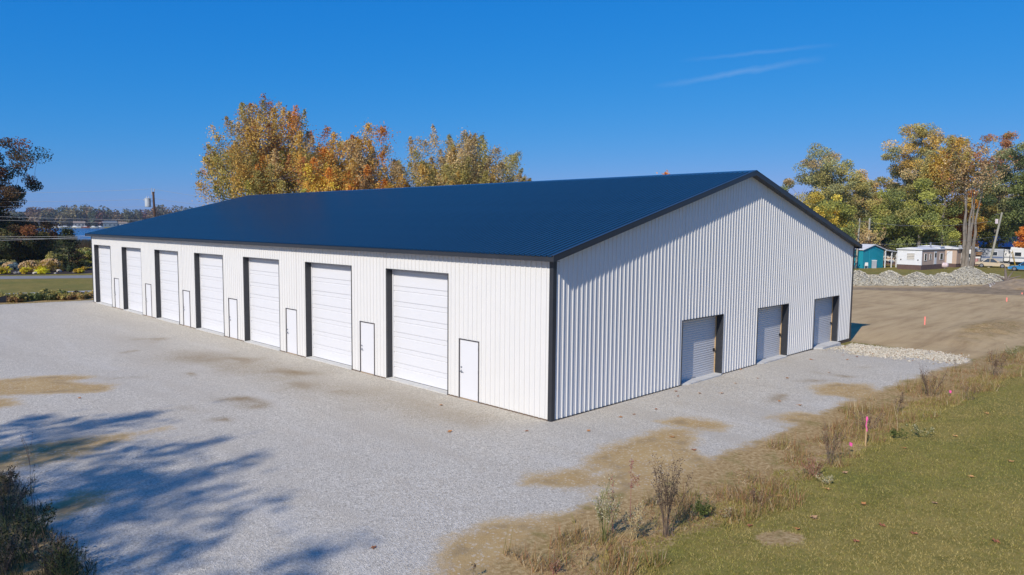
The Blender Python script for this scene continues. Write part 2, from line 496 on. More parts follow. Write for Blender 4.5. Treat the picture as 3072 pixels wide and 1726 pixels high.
def ramp(x, stops):
    n = N.new('ShaderNodeValToRGB'); e = n.color_ramp.elements
    while len(e) < len(stops): e.new(0.5)
    for el, (p, c) in zip(e, stops): el.position = p; el.color = (*c, 1)
    L.new(x, n.inputs[0]); return n.outputs[0]
def mix(f, a, b_, mode='MIX'):
    n = N.new('ShaderNodeMix'); n.data_type = 'RGBA'; n.blend_type = mode
    for k, v in (('Factor', f), ('A', a), ('B', b_)):
        if hasattr(v, 'is_linked'): L.new(v, n.inputs[k])
        elif k == 'Factor': n.inputs[k].default_value = v
        else: n.inputs[k].default_value = (*v, 1)
    return n.outputs['Result']
nbig = nz(0.22, 5, 0.6).outputs[0]
nmid = nz(1.3, 6, 0.65).outputs[0]
nfine = nz(9.0, 5, 0.7).outputs[0]
nstone = nz(26.0, 3, 0.75).outputs[0]
vst = nz(48.0, kind='voro')
vgr = nz(24.0, kind='voro')
# gravel: grey limestone, each stone its own tone
sep = N.new('ShaderNodeSeparateColor'); L.new(vst.outputs['Color'], sep.inputs[0])
sep2 = N.new('ShaderNodeSeparateColor'); L.new(vgr.outputs['Color'], sep2.inputs[0])
tone = ma('ADD', ma('MULTIPLY', sep.outputs[0], 0.55), ma('MULTIPLY', sep2.outputs[1], 0.45))
gcol = ramp(tone, [(0.12, (0.33, 0.29, 0.225)), (0.45, (0.53, 0.48, 0.385)), (0.75, (0.65, 0.59, 0.475)), (0.95, (0.82, 0.76, 0.64))])
gcol = mix(mr(nbig, 0.35, 0.65, 0.0, 0.30), gcol, (0.47, 0.43, 0.36))
gcol = mix(mr(nmid, 0.45, 0.75, 0.0, 0.28), gcol, (0.52, 0.44, 0.32))
# compacted lanes where vehicles run along the doors
lmap = N.new('ShaderNodeMapping'); lmap.inputs['Scale'].default_value = (0.55, 0.07, 1); L.new(geo.outputs['Position'], lmap.inputs['Vector'])
nln = N.new('ShaderNodeTexNoise'); nln.inputs['Scale'].default_value = 1.0; nln.inputs['Detail'].default_value = 5; nln.inputs['Roughness'].default_value = 0.6
L.new(lmap.outputs[0], nln.inputs['Vector'])
gcol = mix(mr(nln.outputs[0], 0.50, 0.68, 0.0, 0.55), gcol, (0.47, 0.415, 0.325))
gcol = mix(mr(nln.outputs[0], 0.46, 0.30, 0.0, 0.35), gcol, (0.66, 0.62, 0.54))
# sand and mud on it
scol = ramp(nmid, [(0.25, (0.34, 0.215, 0.085)), (0.5, (0.445, 0.30, 0.125)), (0.75, (0.52, 0.365, 0.165))])
scol = mix(mr(nfine, 0.40, 0.75, 0.0, 0.4), scol, (0.53, 0.42, 0.26))
scol = mix(mr(sep2.outputs[2], 0.86, 0.95, 0.0, 0.6), scol, (0.60, 0.52, 0.39))
sandf = mr(ma('ADD', attr('sand'), ma('ADD', ma('MULTIPLY_ADD', nmid, 1.1, -0.55), ma('MULTIPLY_ADD', nfine, 0.9, -0.45))), -0.44, 0.24)
sandf = ma('MULTIPLY', sandf, mr(nbig, 0.2, 0.4, 0.85, 1.0))
stf = ma('MULTIPLY', attr('stain'), mr(ma('ADD', nfine, ma('MULTIPLY', nmid, 0.8)), 0.45, 0.95), clamp=True)
c = mix(sandf, gcol, scol)
edge = ma('MULTIPLY', mr(attr('sand'), -0.1, 0.25), mr(attr('sand'), 1.0, 0.2))
c = mix(ma('MULTIPLY', edge, mr(nmid, 0.45, 0.62, 0, 0.65)), c, (0.245, 0.175, 0.095))
c = mix(ma('MULTIPLY', stf, 0.95), c, (0.27, 0.185, 0.085))
# lawn
lcol = ramp(nmid, [(0.28, (0.13, 0.115, 0.022)), (0.5, (0.215, 0.18, 0.042)), (0.72, (0.28, 0.215, 0.06))])
lcol = mix(mr(nfine, 0.42, 0.7, 0, 0.6), lcol, (0.33, 0.25, 0.085))
lcol = mix(mr(nbig, 0.45, 0.66, 0, 0.6), lcol, (0.15, 0.155, 0.035))
# bare graded dirt
dstr = N.new('ShaderNodeMapping'); dstr.inputs['Scale'].default_value = (0.12, 0.9, 1); dstr.inputs['Rotation'].default_value = (0, 0, R(12))
L.new(geo.outputs['Position'], dstr.inputs['Vector'])
nst = N.new('ShaderNodeTexNoise'); nst.inputs['Scale'].default_value = 1.1; nst.inputs['Detail'].default_value = 7; nst.inputs['Roughness'].default_value = 0.7
L.new(dstr.outputs[0], nst.inputs['Vector'])
dcol = ramp(nst.outputs[0], [(0.3, (0.33, 0.22, 0.105)), (0.48, (0.485, 0.345, 0.175)), (0.7, (0.57, 0.42, 0.225))])
dcol = mix(mr(nbig, 0.5, 0.7, 0, 0.6), dcol, (0.36, 0.245, 0.125))
# dry weeds strip
vcol = ramp(nfine, [(0.3, (0.20, 0.125, 0.05)), (0.5, (0.38, 0.255, 0.11)), (0.68, (0.52, 0.385, 0.20))])
vcol = mix(mr(nmid, 0.5, 0.7, 0, 0.7), vcol, (0.19, 0.165, 0.045))
mcol = ramp(nfine, [(0.3, (0.022, 0.018, 0.017)), (0.7, (0.07, 0.052, 0.045))])
wcol = ramp(tone, [(0.1, (0.30, 0.27, 0.22)), (0.5, (0.52, 0.48, 0.40)), (0.9, (0.66, 0.62, 0.54))])
rag = ma('ADD', ma('MULTIPLY_ADD', nmid, 1.0, -0.5), ma('MULTIPLY_ADD', nfine, 0.7, -0.35))
base = mix(mr(ma('ADD', attr('dirt'), ma('MULTIPLY', rag, 2.0)), -0.4, 0.5), lcol, dcol)
base = mix(ma('MULTIPLY', mr(ma('ADD', attr('soil'), ma('MULTIPLY', rag, 3.0)), -0.6, 0.8), 0.9), base, mix(mr(nmid, 0.4, 0.6), (0.20, 0.145, 0.085), (0.33, 0.245, 0.145)))
base = mix(mr(ma('ADD', attr('gravel'), rag), -0.15, 0.2), base, c)
base = mix(mr(ma('ADD', attr('verge'), ma('MULTIPLY', rag, 0.7)), 0.3, 0.62), base, vcol)
base = mix(mr(ma('ADD', attr('mulch'), ma('MULTIPLY', rag, 0.4)), -0.1, 0.1), base, mcol)
base = mix(mr(ma('ADD', attr('whitest'), ma('MULTIPLY', rag, 0.5)), -0.1, 0.15), base, wcol)
L.new(base, b.inputs['Base Color'])
bp = N.new('ShaderNodeBump'); bp.inputs['Strength'].default_value = 0.6; bp.inputs['Distance'].default_value = 0.022
hgt = ma('ADD', ma('MULTIPLY', vst.outputs['Distance'], 1.1), ma('ADD', ma('MULTIPLY', vgr.outputs['Distance'], 0.5), ma('MULTIPLY', nfine, 1.2)))
hgt = ma('MULTIPLY', hgt, ma('SUBTRACT', 1.0, ma('MULTIPLY', sandf, 0.65)))
L.new(hgt, bp.inputs['Height']); L.new(bp.outputs[0], b.inputs['Normal'])
me.materials.append(m)
ground = link('ground', me); tag(ground, kind='structure')

# lake
lk = bpy.data.materials.new('lake_water')
nt2, N2, L2 = nodes_of(lk)
b2 = N2['Principled BSDF']; b2.inputs['Base Color'].default_value = (0.0, 0.085, 0.24, 1); b2.inputs['Roughness'].default_value = 0.16; b2.inputs['Specular IOR Level'].default_value = 0.5
g2 = N2.new('ShaderNodeNewGeometry'); n2_ = N2.new('ShaderNodeTexNoise'); n2_.inputs['Scale'].default_value = 0.35; n2_.inputs['Detail'].default_value = 6
mp2 = N2.new('ShaderNodeMapping'); mp2.inputs['Scale'].default_value = (0.4, 1.4, 1)
L2.new(g2.outputs['Position'], mp2.inputs['Vector']); L2.new(mp2.outputs[0], n2_.inputs['Vector'])
bb2 = N2.new('ShaderNodeBump'); bb2.inputs['Strength'].default_value = 1.0; bb2.inputs['Distance'].default_value = 0.9
L2.new(n2_.outputs[0], bb2.inputs['Height']); L2.new(bb2.outputs[0], b2.inputs['Normal'])
def lakept(s, t): return (CX+0.2*s+0.98*t, CY+0.98*s-0.2*t)
LZ = -1.5
mb = MB(); mb.quad(*[(*lakept(s, t), LZ) for s, t in ((200, -1500), (200, 480), (1060, 480), (1060, -1500))])
tag(mb.build('lake', lk), kind='structure')

# road and side path beyond the lot
ASPH = pmat('old_asphalt', (0.23, 0.225, 0.22), 0.9, 0.14, 1.5, bump=0.3, bscale=40)
def strip(name, mat, a, b_, wid, z):
    a = Vector((*a, 0)); b_ = Vector((*b_, 0)); d = (b_-a).normalized(); n = Vector((-d.y, d.x, 0))*wid/2
    mb = MB(); k = 60
    for i in range(k):
        p = a.lerp(b_, i/k); q = a.lerp(b_, (i+1)/k)
        mb.quad(*[(v.x, v.y, ground_h(v.x, v.y)+z) for v in (p-n, q-n, q+n, p+n)])
    return tag(mb.build(name, mat), kind='structure')
ra, rb = G(0, 833.5), G(280, 830.5)
rd_ = (rb-ra)
strip('road', ASPH, (ra-rd_*16)[:2], (rb+rd_*11)[:2], 4.6, 0.012)
pa, pb = G(0, 885), G(280, 875.5)
pd_ = pb-pa
strip('side_path', pmat('pale_gravel_path', (0.36, 0.35, 0.33), 0.95, 0.15, 2.0), (pa-pd_*14)[:2], (pb+pd_*6)[:2], 2.4, 0.012)
qa, qb = G(150, 801), G(300, 797)
strip('parking_pad', pmat('dark_asphalt', (0.10, 0.105, 0.12), 0.85, 0.15, 1.5), (qa)[:2], (qa+(qb-qa)*9)[:2], 5.0, 0.012)

# ------------------------------------------------------------------ the storage building
BL, BW, EH, RID = 46.83, 25.22, 5.10, 12.61
OV = 0.30
EZ, RZ = 5.22, 8.55                                        # roof surface at the eave edge and at the ridge
SL = (RZ-EZ)/(RID+OV)
Y0, PIT, DW, DH = 5.006, 6.237, 3.738, 4.394
MOFF, MW, MH = 0.627, 1.019, 2.13
GX0, GP, GW, GH = 7.574, 6.283, 3.129, 2.54
REC = 0.30
bld = empty('storage_building', (0, 0, 0), 0, 'long white ribbed metal storage building with dark blue roof and seven tall white doors', 'building')
def ribprof(w):
    """steel sheet profile across w: (position, height) with 19 mm ribs every 228.6 mm and minor ribs"""
    out = [(0.0, 0.0)]; n = int(round(w/0.2286))
    for k in range(n):
        o = k*0.2286
        for a, h in ((0.022, 0), (0.033, 0.026), (0.067, 0.026), (0.078, 0), (0.128, 0), (0.134, 0.004), (0.150, 0.004), (0.156, 0), (0.180, 0), (0.186, 0.004), (0.202, 0.004), (0.208, 0)):
            if o+a < w-1e-4: out.append((o+a, h))
    out.append((w, 0.0))
    return out
def sheet_panels(length, top, holes, place, name, parent, mat, z0=0.02):
    """one object per 914 mm sheet; holes are (u0,u1,ztop) door openings; place(u,out,z)->xyz"""
    PW = 0.9144; u = 0.0
    while u < length-0.02:
        w = min(PW, length-u)
        prof = [(u+a, h) for a, h in ribprof(w)]
        cuts = sorted({q for h in holes for q in h[:2] if u < q < u+w})
        for q in cuts: prof.append((q, 0.0)); 
        prof.sort()
        mb = MB()
        for (a, ha), (b_, hb) in zip(prof[:-1], prof[1:]):
            if b_-a < 1e-5: continue
            mid = (a+b_)/2
            zb = z0
            for (h0, h1, ht) in holes:
                if h0 < mid < h1: zb = ht
            ta, tb = top(a), top(b_)
            if ta-zb < 0.02: continue
            mb.quad(place(a, ha, zb), place(b_, hb, zb), place(b_, hb, tb), place(a, ha, ta))
        if mb.f: mb.build(name, mat, parent)
        u += w
ohd = [(Y0+k*PIT, Y0+k*PIT+DW, DH) for k in range(7)]
mnd = [(Y0+k*PIT-MOFF-MW, Y0+k*PIT-MOFF, MH) for k in range(7)]
rud = [(GX0+k*GP, GX0+k*GP+GW, GH) for k in range(3)]
INNER = pmat('wall_framing', (0.30, 0.24, 0.17), 0.85, 0.2, 2)
# side wall with its studs and girts behind the sheets
mb = MB()
cuts = [0.02]
for h in sorted(ohd+mnd): cuts += [h[0]-0.02, h[1]+0.02]
cuts.append(BL-0.02)
for a, b_ in zip(cuts[0::2], cuts[1::2]): mb.box(0.03, 0.16, a, b_, 0.0, EH+0.05)
for h in ohd+mnd: mb.box(0.03, 0.16, h[0]-0.02, h[1]+0.02, h[2]+0.03, EH+0.05)
side = mb.build('side_wall', INNER, bld)
sheet_panels(BL, lambda u: EH+0.06, ohd+mnd, lambda u, o, z: (-o, u, z), 'wall_panel', side, WHITE)
mb = MB()
cuts = [0.17]
for h in rud: cuts += [h[0]-0.02, h[1]+0.02]
cuts.append(BW-0.17)
for a, b_ in zip(cuts[0::2], cuts[1::2]): mb.box(a, b_, 0.03, 0.16, 0.0, EH-0.02)
for h in rud: mb.box(h[0]-0.02, h[1]+0.02, 0.03, 0.16, h[2]+0.03, EH-0.02)
mb.prism([(0.17, EH-0.02), (BW-0.17, EH-0.02), (RID, EH+RID*SL)], 0.03, 0.16)
gab = mb.build('gable_wall', INNER, bld)
gtop = lambda u: EH + SL*min(u, BW-u) + 0.06
sheet_panels(BW, gtop, rud, lambda u, o, z: (u, -o, z), 'wall_panel', gab, WHITE)
# the two walls out of sight
mb = MB()
pr = [(k*0.9144+a, h) for k in range(52) for a, h in ribprof(0.9144)[:-1] if k*0.9144+a < BL]
for (a, ha), (b_, hb) in zip(pr[:-1], pr[1:]): mb.quad((BW+ha, a, 0.02), (BW+hb, b_, 0.02), (BW+hb, b_, EH+.06), (BW+ha, a, EH+.06))
mb.build('rear_wall', WHITE, bld)
mb = MB()
pr = [(k*0.9144+a, h) for k in range(28) for a, h in ribprof(0.9144)[:-1] if k*0.9144+a < BW]
for (a, ha), (b_, hb) in zip(pr[:-1], pr[1:]): mb.quad((a, BL+ha, 0.02), (b_, BL+hb, 0.02), (b_, BL+hb, gtop(b_)), (a, BL+ha, gtop(a)))
mb.build('far_gable_wall', WHITE, bld)
# roof: deck, sheets, ridge cap
mb = MB()
for sgn in (0, 1):
    fx = (lambda x: x) if not sgn else (lambda x: BW-x)
    p = [(fx(-OV+0.02), EZ-0.06), (fx(RID), RZ-0.06), (fx(RID), RZ-0.16), (fx(-OV+0.02), EZ-0.15)]
    mb.prism(p, -OV+0.03, BL+OV-0.03)
roof = mb.build('roof', CHAR, bld)
u = -OV
pr = [(0.0, 0.0)]
for k in range(4):
    pr += [(k*0.2286+a, h) for a, h in ((0.030, 0), (0.038, 0.030), (0.078, 0.030), (0.086, 0), (0.130, 0), (0.134, 0.004), (0.148, 0.004), (0.152, 0), (0.184, 0), (0.188, 0.004), (0.202, 0.004), (0.206, 0))]
pr.append((0.9144, 0.0))
tmpl = {}
for sgn in (0, 1):
    mb = MB()
    for (a, ha), (b_, hb) in zip(pr[:-1], pr[1:]):
        x0, x1 = -OV-0.04, RID-0.02
        nxs = -SL/math.hypot(1, SL); nzs = 1/math.hypot(1, SL)
        def pt(x, h, v):
            X = x+nxs*h*1.5; Z = EZ+(x+OV)*SL+nzs*h*1.5
            return (X if not sgn else BW-X, v, Z)
        q = [pt(x0, ha, a), pt(x1, ha, a), pt(x1, hb, b_), pt(x0, hb, b_)]
        if sgn: q.reverse()
        mb.quad(*q)
    tmpl[sgn] = mb.mesh('roof_panel', ROOFM)
k = 0
while u < BL+OV-0.3:
    for sgn in (0, 1): link('roof_panel', tmpl[sgn], roof, loc=(0, min(u, BL+OV-0.9144), 0 if u <= BL+OV-0.9144 else 0.003))
    u += 0.9144
mb = MB()
mb.prism([(RID-0.28, RZ-0.28*SL+0.028), (RID, RZ+0.045), (RID+0.28, RZ-0.28*SL+0.028), (RID+0.28, RZ-0.28*SL+0.012), (RID, RZ+0.02), (RID-0.28, RZ-0.28*SL+0.012)], -OV-0.03, BL+OV+0.03)
mb.build('ridge_cap', ROOFM, roof)
# eave fascia, rake trim and soffits
for sgn in (0, 1):
    fx = (lambda x: x) if not sgn else (lambda x: BW-x)
    mb = MB(); x0, x1 = sorted((fx(-OV-0.012), fx(-OV+0.018))); mb.box(x0, x1, -OV-0.01, BL+OV+0.01, EZ-0.165, EZ-0.012); mb.build('fascia', CHAR, bld)
    mb = MB(); x0, x1 = sorted((fx(-OV+0.018), fx(-0.03))); mb.box(x0, x1, -OV+0.02, BL+OV-0.02, EZ-0.162, EZ-0.152); mb.build('soffit', CHAR, bld)
    for yy, yi in ((-OV-0.012, 0.0), (BL+OV-0.018, BL)):
        mb = MB(); a, c2 = -OV-0.045, RID
        za = lambda x: EZ+(x+OV)*SL
        mb.prism([(fx(a), za(a)+0.03), (fx(c2), za(c2)+0.03), (fx(c2), za(c2)-0.165), (fx(a), za(a)-0.165)], yy, yy+0.03)
        mb.prism([(fx(a), za(a)+0.045), (fx(c2), za(c2)+0.045), (fx(c2), za(c2)+0.03), (fx(a), za(a)+0.03)], (yy-0.006 if yi == 0 else yy-0.09), (yy+0.12 if yi == 0 else yy+0.036))
        mb.build('rake_trim', CHAR, bld)
        mb = MB()
        mb.prism([(fx(-OV+0.02), za(-OV+0.02)-0.152), (fx(c2), za(c2)-0.152), (fx(c2), za(c2)-0.166), (fx(-OV+0.02), za(-OV+0.02)-0.166)], *sorted((yy+0.03 if yi == 0 else yy, yi-0.03 if yi == 0 else yi+0.03)))
        mb.build('soffit', CHAR, bld)
# corner trims, base trims
for (cx_, cy_, sx, sy) in ((0, 0, -1, -1), (BW, 0, 1, -1), (0, BL, -1, 1), (BW, BL, 1, 1)):
    mb = MB(); o = 0.028
    xs = sorted((cx_+sx*o, cx_+sx*(o-0.012))); ys = sorted((cy_+sy*o, cy_-sy*0.135)); mb.box(*xs, *ys, -0.02, EH-0.03)
    xs2 = sorted((cx_+sx*(o-0.012), cx_-sx*0.135)); ys2 = sorted((cy_+sy*o, cy_+sy*(o-0.012))); mb.box(*xs2, *ys2, -0.02, EH-0.03)
    mb.build('corner_trim', CHAR, bld)
def base_runs(holes, length):
    c = [0.14]
    for h in sorted(holes): c += [h[0]-0.05, h[1]+0.05]
    c.append(length-0.14); return list(zip(c[0::2], c[1::2]))
for a, b_ in base_runs(ohd+mnd, BL):
    mb = MB(); mb.box(-0.026, 0.0, a, b_, 0.0, 0.035); mb.build('base_trim', TREATED, bld)
for a, b_ in base_runs(rud, BW):
    mb = MB(); mb.box(a, b_, -0.026, 0.0, 0.0, 0.035); mb.build('base_trim', CHAR, bld)
mb = MB(); mb.box(rud[2][1]+0.05, BW-0.01, -0.02, 0.02, -0.30, 0.0); mb.build('skirt_board', TREATED, bld)
# tall sectional doors
secH = (DH-0.10)/7
mb = MB()
prof = []
def secprof():
    """outer face of one door section (depth, z): tongue joint at the top, a stepped rib one third down"""
    z = 0.0; pts = [(0.010, 0.0), (0.0, 0.012)]
    n = 7
    za, zb = 0.025, secH*0.60
    for i in range(n):
        a = za+(zb-za)*i/n; c_ = za+(zb-za)*(i+1)/n; g = (c_-a)*0.12
        pts += [(0.0, a+g), (0.0, c_-g), (0.0022, c_-g*0.5), (0.0022, c_+g*0.5)]
    pts += [(0.0, zb+0.01), (0.0, zb+0.014), (0.028, zb+0.022), (0.028, zb+0.042), (0.004, zb+0.062)]
    za, zb = zb+0.07, secH-0.03
    for i in range(3):
        a = za+(zb-za)*i/3; c_ = za+(zb-za)*(i+1)/3; g = (c_-a)*0.12
        pts += [(0.002, a+g), (0.002, c_-g), (0.0042, c_-g*0.5), (0.0042, c_+g*0.5)]
    pts += [(0.0, secH-0.028), (0.0, secH-0.020), (0.028, secH-0.010), (0.028, secH-0.001)]
    return pts
sp = secprof()
for (d0, z0), (d1, z1) in zip(sp[:-1], sp[1:]):
    mb.quad((d0, 0.055, z0), (d1, 0.055, z1), (d1, DW-0.055, z1), (d0, DW-0.055, z0))
mb.quad((0.05, 0.055, 0), (0.05, DW-0.055, 0), (0.05, DW-0.055, secH), (0.05, 0.055, secH))
mb.quad((0.010, 0.055, 0), (0.010, DW-0.055, 0), (0.05, DW-0.055, 0), (0.05, 0.055, 0))
sec_me = mb.mesh('door_section', DOORW)
APR = pmat('apron_concrete', (0.55, 0.54, 0.50), 0.9, 0.12, 4, bump=0.2, dirt=(0.45, 0.38, 0.28, 0.5))
for k in range(7):
    y0 = ohd[k][0]
    mb = MB()
    mb.box(REC-0.03, REC+0.02, 0.0, 0.055, 0.0, DH); mb.box(REC-0.03, REC+0.02, DW-0.055, DW, 0.0, DH); mb.box(REC-0.03, REC+0.02, 0.055, DW-0.055, DH-0.05, DH)
    dr = mb.build('overhead_door', DOORW, bld, loc=(0, y0, 0))
    for s in range(7): link('door_section', sec_me, dr, loc=(REC, 0, 0.045+s*secH))
    for ya, yb in ((-0.022, -0.001), (DW+0.001, DW+0.022)):
        mb = MB(); mb.box(-0.032, REC+0.02, ya, yb, 0.0, DH+0.001); 
        mb.build('jamb', CHAR, dr)
    mb = MB(); mb.box(-0.032, REC+0.02, -0.022, DW+0.022, DH+0.001, DH+0.022); mb.build('header_trim', CHAR, dr)
    mb = MB(); mb.box(-0.06, REC+0.06, 0.0, DW, -0.05, 0.040); mb.build('apron', APR, dr)
    mb = MB(); mb.box(REC-0.005, REC+0.04, 0.06, DW-0.06, 0.040, 0.052); mb.build('bottom_seal', BLACK, dr)
# entry doors
FR = pmat('dark_door_trim', (0.085, 0.078, 0.082), 0.5, 0.15, 3)
leaf = MB(); leaf.box(0.008, 0.05, 0.022, MW-0.022, 0.035, MH-0.024)
leaf_me = leaf.mesh('entry_door', DOORW)
fr = MB(); fr.box(-0.028, 0.10, -0.016, 0.02, 0.0, MH); fr.box(-0.028, 0.10, MW-0.02, MW+0.016, 0.0, MH); fr.box(-0.028, 0.10, -0.016, MW+0.016, MH, MH+0.018); fr.box(-0.012, 0.10, 0.02, MW-0.02, MH-0.022, MH)
fr_me = fr.mesh('door_frame', FR)
sill = MB(); sill.box(-0.03, 0.10, 0.03, MW-0.03, 0.0, 0.03); sill_me = sill.mesh('sill', pmat('bronze_sill', (0.33, 0.24, 0.15), 0.5, 0.2, 6))
hd = MB(); hd.tube((0.01, MW-0.11, 0.98), (-0.055, MW-0.11, 0.98), 0.028, n=10); hd.tube((-0.05, MW-0.115, 0.98), (-0.052, MW-0.235, 0.975), 0.012, 0.010, 8); hd.box(0.002, 0.009, MW-0.14, MW-0.08, 0.93, 1.03)
hd_me = hd.mesh('handle', STEELG)
db = MB(); db.tube((0.01, MW-0.11, 1.13), (-0.025, MW-0.11, 1.13), 0.032, 0.028, 10); db.tube((-0.025, MW-0.11, 1.13), (-0.034, MW-0.11, 1.13), 0.014, n=8); db_me = db.mesh('deadbolt', STEELG)
hg = MB(); hg.tube((-0.006, 0.030, 0), (-0.006, 0.030, 0.115), 0.012, n=8); hg.box(0.002, 0.009, 0.03, 0.06, 0.0, 0.115); hg_me = hg.mesh('hinge', STEELG)
for k in range(7):
    d = link('entry_door', leaf_me, bld, loc=(0, mnd[k][0], 0))
    link('door_frame', fr_me, d); link('sill', sill_me, d); link('handle', hd_me, d); link('deadbolt', db_me, d)
    for z in (0.22, 0.98, 1.80): link('hinge', hg_me, d, loc=(0, 0, z))
# roll-up doors in the gable
CURT = pmat('roll_up_curtain', (0.56, 0.55, 0.53), 0.42, 0.03, 3, spec=0.5)
mb = MB(); npt = 26*6; zs = np.linspace(0.09, GH+0.02, npt+1)
cur = [(REC+0.014*(1-abs(math.sin(math.pi*26*i/npt))**0.7*1.0), z) for i, z in enumerate(zs)]
for (d0, z0), (d1, z1) in zip(cur[:-1], cur[1:]): mb.quad((0.04, d0, z0), (GW-0.045, d0, z0), (GW-0.045, d1, z1), (0.04, d1, z1))
mb.box(0.04, GW-0.045, REC-0.012, REC+0.03, 0.05, 0.10)
cur_me = mb.mesh('roll_up_door', CURT, smooth=False)
jl = MB(); jl.box(-0.022, -0.001, -0.032, REC+0.06, -0.12, GH+0.001); jl_me = jl.mesh('jamb', CHAR)
jr = MB(); jr.box(GW+0.001, GW+0.022, -0.032, REC+0.06, -0.12, GH+0.001); jr_me = jr.mesh('jamb', CHAR)
hdm = MB(); hdm.box(-0.022, GW+0.022, -0.032, REC+0.06, GH+0.001, GH+0.022); hd_tr = hdm.mesh('header_trim', CHAR)
trk = MB(); trk.box(GW-0.04, GW-0.001, REC-0.03, REC+0.03, 0.05, GH); trk_me = trk.mesh('guide_board', WOODTAN)
trl = MB(); trl.box(0.001, 0.035, REC-0.02, REC+0.03, 0.05, GH); trl_me = trl.mesh('guide_rail', STEELG)
lat = MB(); lat.box(GW-0.20, GW-0.07, REC-0.02, REC-0.004, 0.98, 1.10); lat.tube((GW-0.14, REC-0.02, 1.04), (GW-0.14, REC-0.06, 1.04), 0.02, n=8); lat.box(GW-0.18, GW-0.12, REC-0.065, REC-0.05, 0.98, 1.07); lat_me = lat.mesh('latch', BLACK)
pul = MB(); pul.box(GW*0.42, GW*0.50, REC-0.035, REC-0.012, 0.075, 0.09); pul_me = pul.mesh('pull_handle', STEELG)
for k in range(3):
    d = link('roll_up_door', cur_me, bld, loc=(rud[k][0], 0, 0))
    link('jamb', jl_me, d); link('jamb', jr_me, d); link('header_trim', hd_tr, d); link('guide_board', trk_me, d); link('guide_rail', trl_me, d); link('latch', lat_me, d); link('pull_handle', pul_me, d)
    mb = MB(); bx0 = 0.02
    mb.prism([(0.0, REC+0.06), (0.0, 0.05), (0.5, -0.32 if k == 2 else -0.16), (GW-0.25, -0.32 if k == 2 else -0.14), (GW, -0.05), (GW, REC+0.06)], 0, 1)
    mb.v = [(a, z, (0.048 if t > 0.5 else -0.25)) for (a, t, z) in mb.v]
    mb.build('apron', APR, d)
# service mast where the cable reaches the far corner
mb = MB(); mb.tube((0.25, BL+0.10, 3.2), (0.25, BL+0.10, 4.9), 0.03, n=8); mb.lathe([(0.03, 0), (0.055, 0.04), (0.03, 0.12)], 8, (0.25, BL+0.10, 4.9)); mb.build('service_mast', STEELG, bld)

# ------------------------------------------------------------------ trees
BARK = pmat('grey_bark', (0.20, 0.17, 0.14), 0.9, 0.35, 3, bump=0.5, stretch=(1, 1, 0.25))
BARKP = pmat('pale_bark', (0.21, 0.185, 0.155), 0.9, 0.35, 2.5, bump=0.4, stretch=(1, 1, 0.3))
BARKD = pmat('dark_bark', (0.075, 0.055, 0.042), 0.9, 0.3, 3, bump=0.5)
LEAF = leafmat('leaf', 0.35)
ORANGE, RUST, RED = (0.40, 0.155, 0.025), (0.27, 0.105, 0.04), (0.30, 0.07, 0.03)
YEL, GOLD, OLIVE = (0.44, 0.32, 0.05), (0.38, 0.245, 0.055), (0.25, 0.215, 0.065)
GREEN, DGREEN, YGREEN = (0.125, 0.145, 0.045), (0.05, 0.068, 0.026), (0.25, 0.25, 0.055)
TAN, GREYG, BROWN = (0.35, 0.255, 0.12), (0.19, 0.19, 0.085), (0.14, 0.08, 0.035)
def leaf_quads(c, nrm, ln, wd, r):
    n = len(c)
    t = r.normal(size=(n, 3)); t -= nrm*np.sum(t*nrm, 1, keepdims=True); t /= np.linalg.norm(t, axis=1, keepdims=True)+1e-9
    b_ = np.cross(nrm, t)
    ln = ln[:, None]*0.5; wd = wd[:, None]*0.5
    v = np.stack([c-t*ln, c+b_*wd-t*ln*0.1, c+t*ln, c-b_*wd-t*ln*0.1], 1)
    return v.reshape(-1, 3)
def pick(pal, r, n):
    w = np.array([p[1] for p in pal], float); i = r.choice(len(pal), n, p=w/w.sum())
    return np.array([p[0] for p in pal])[i]
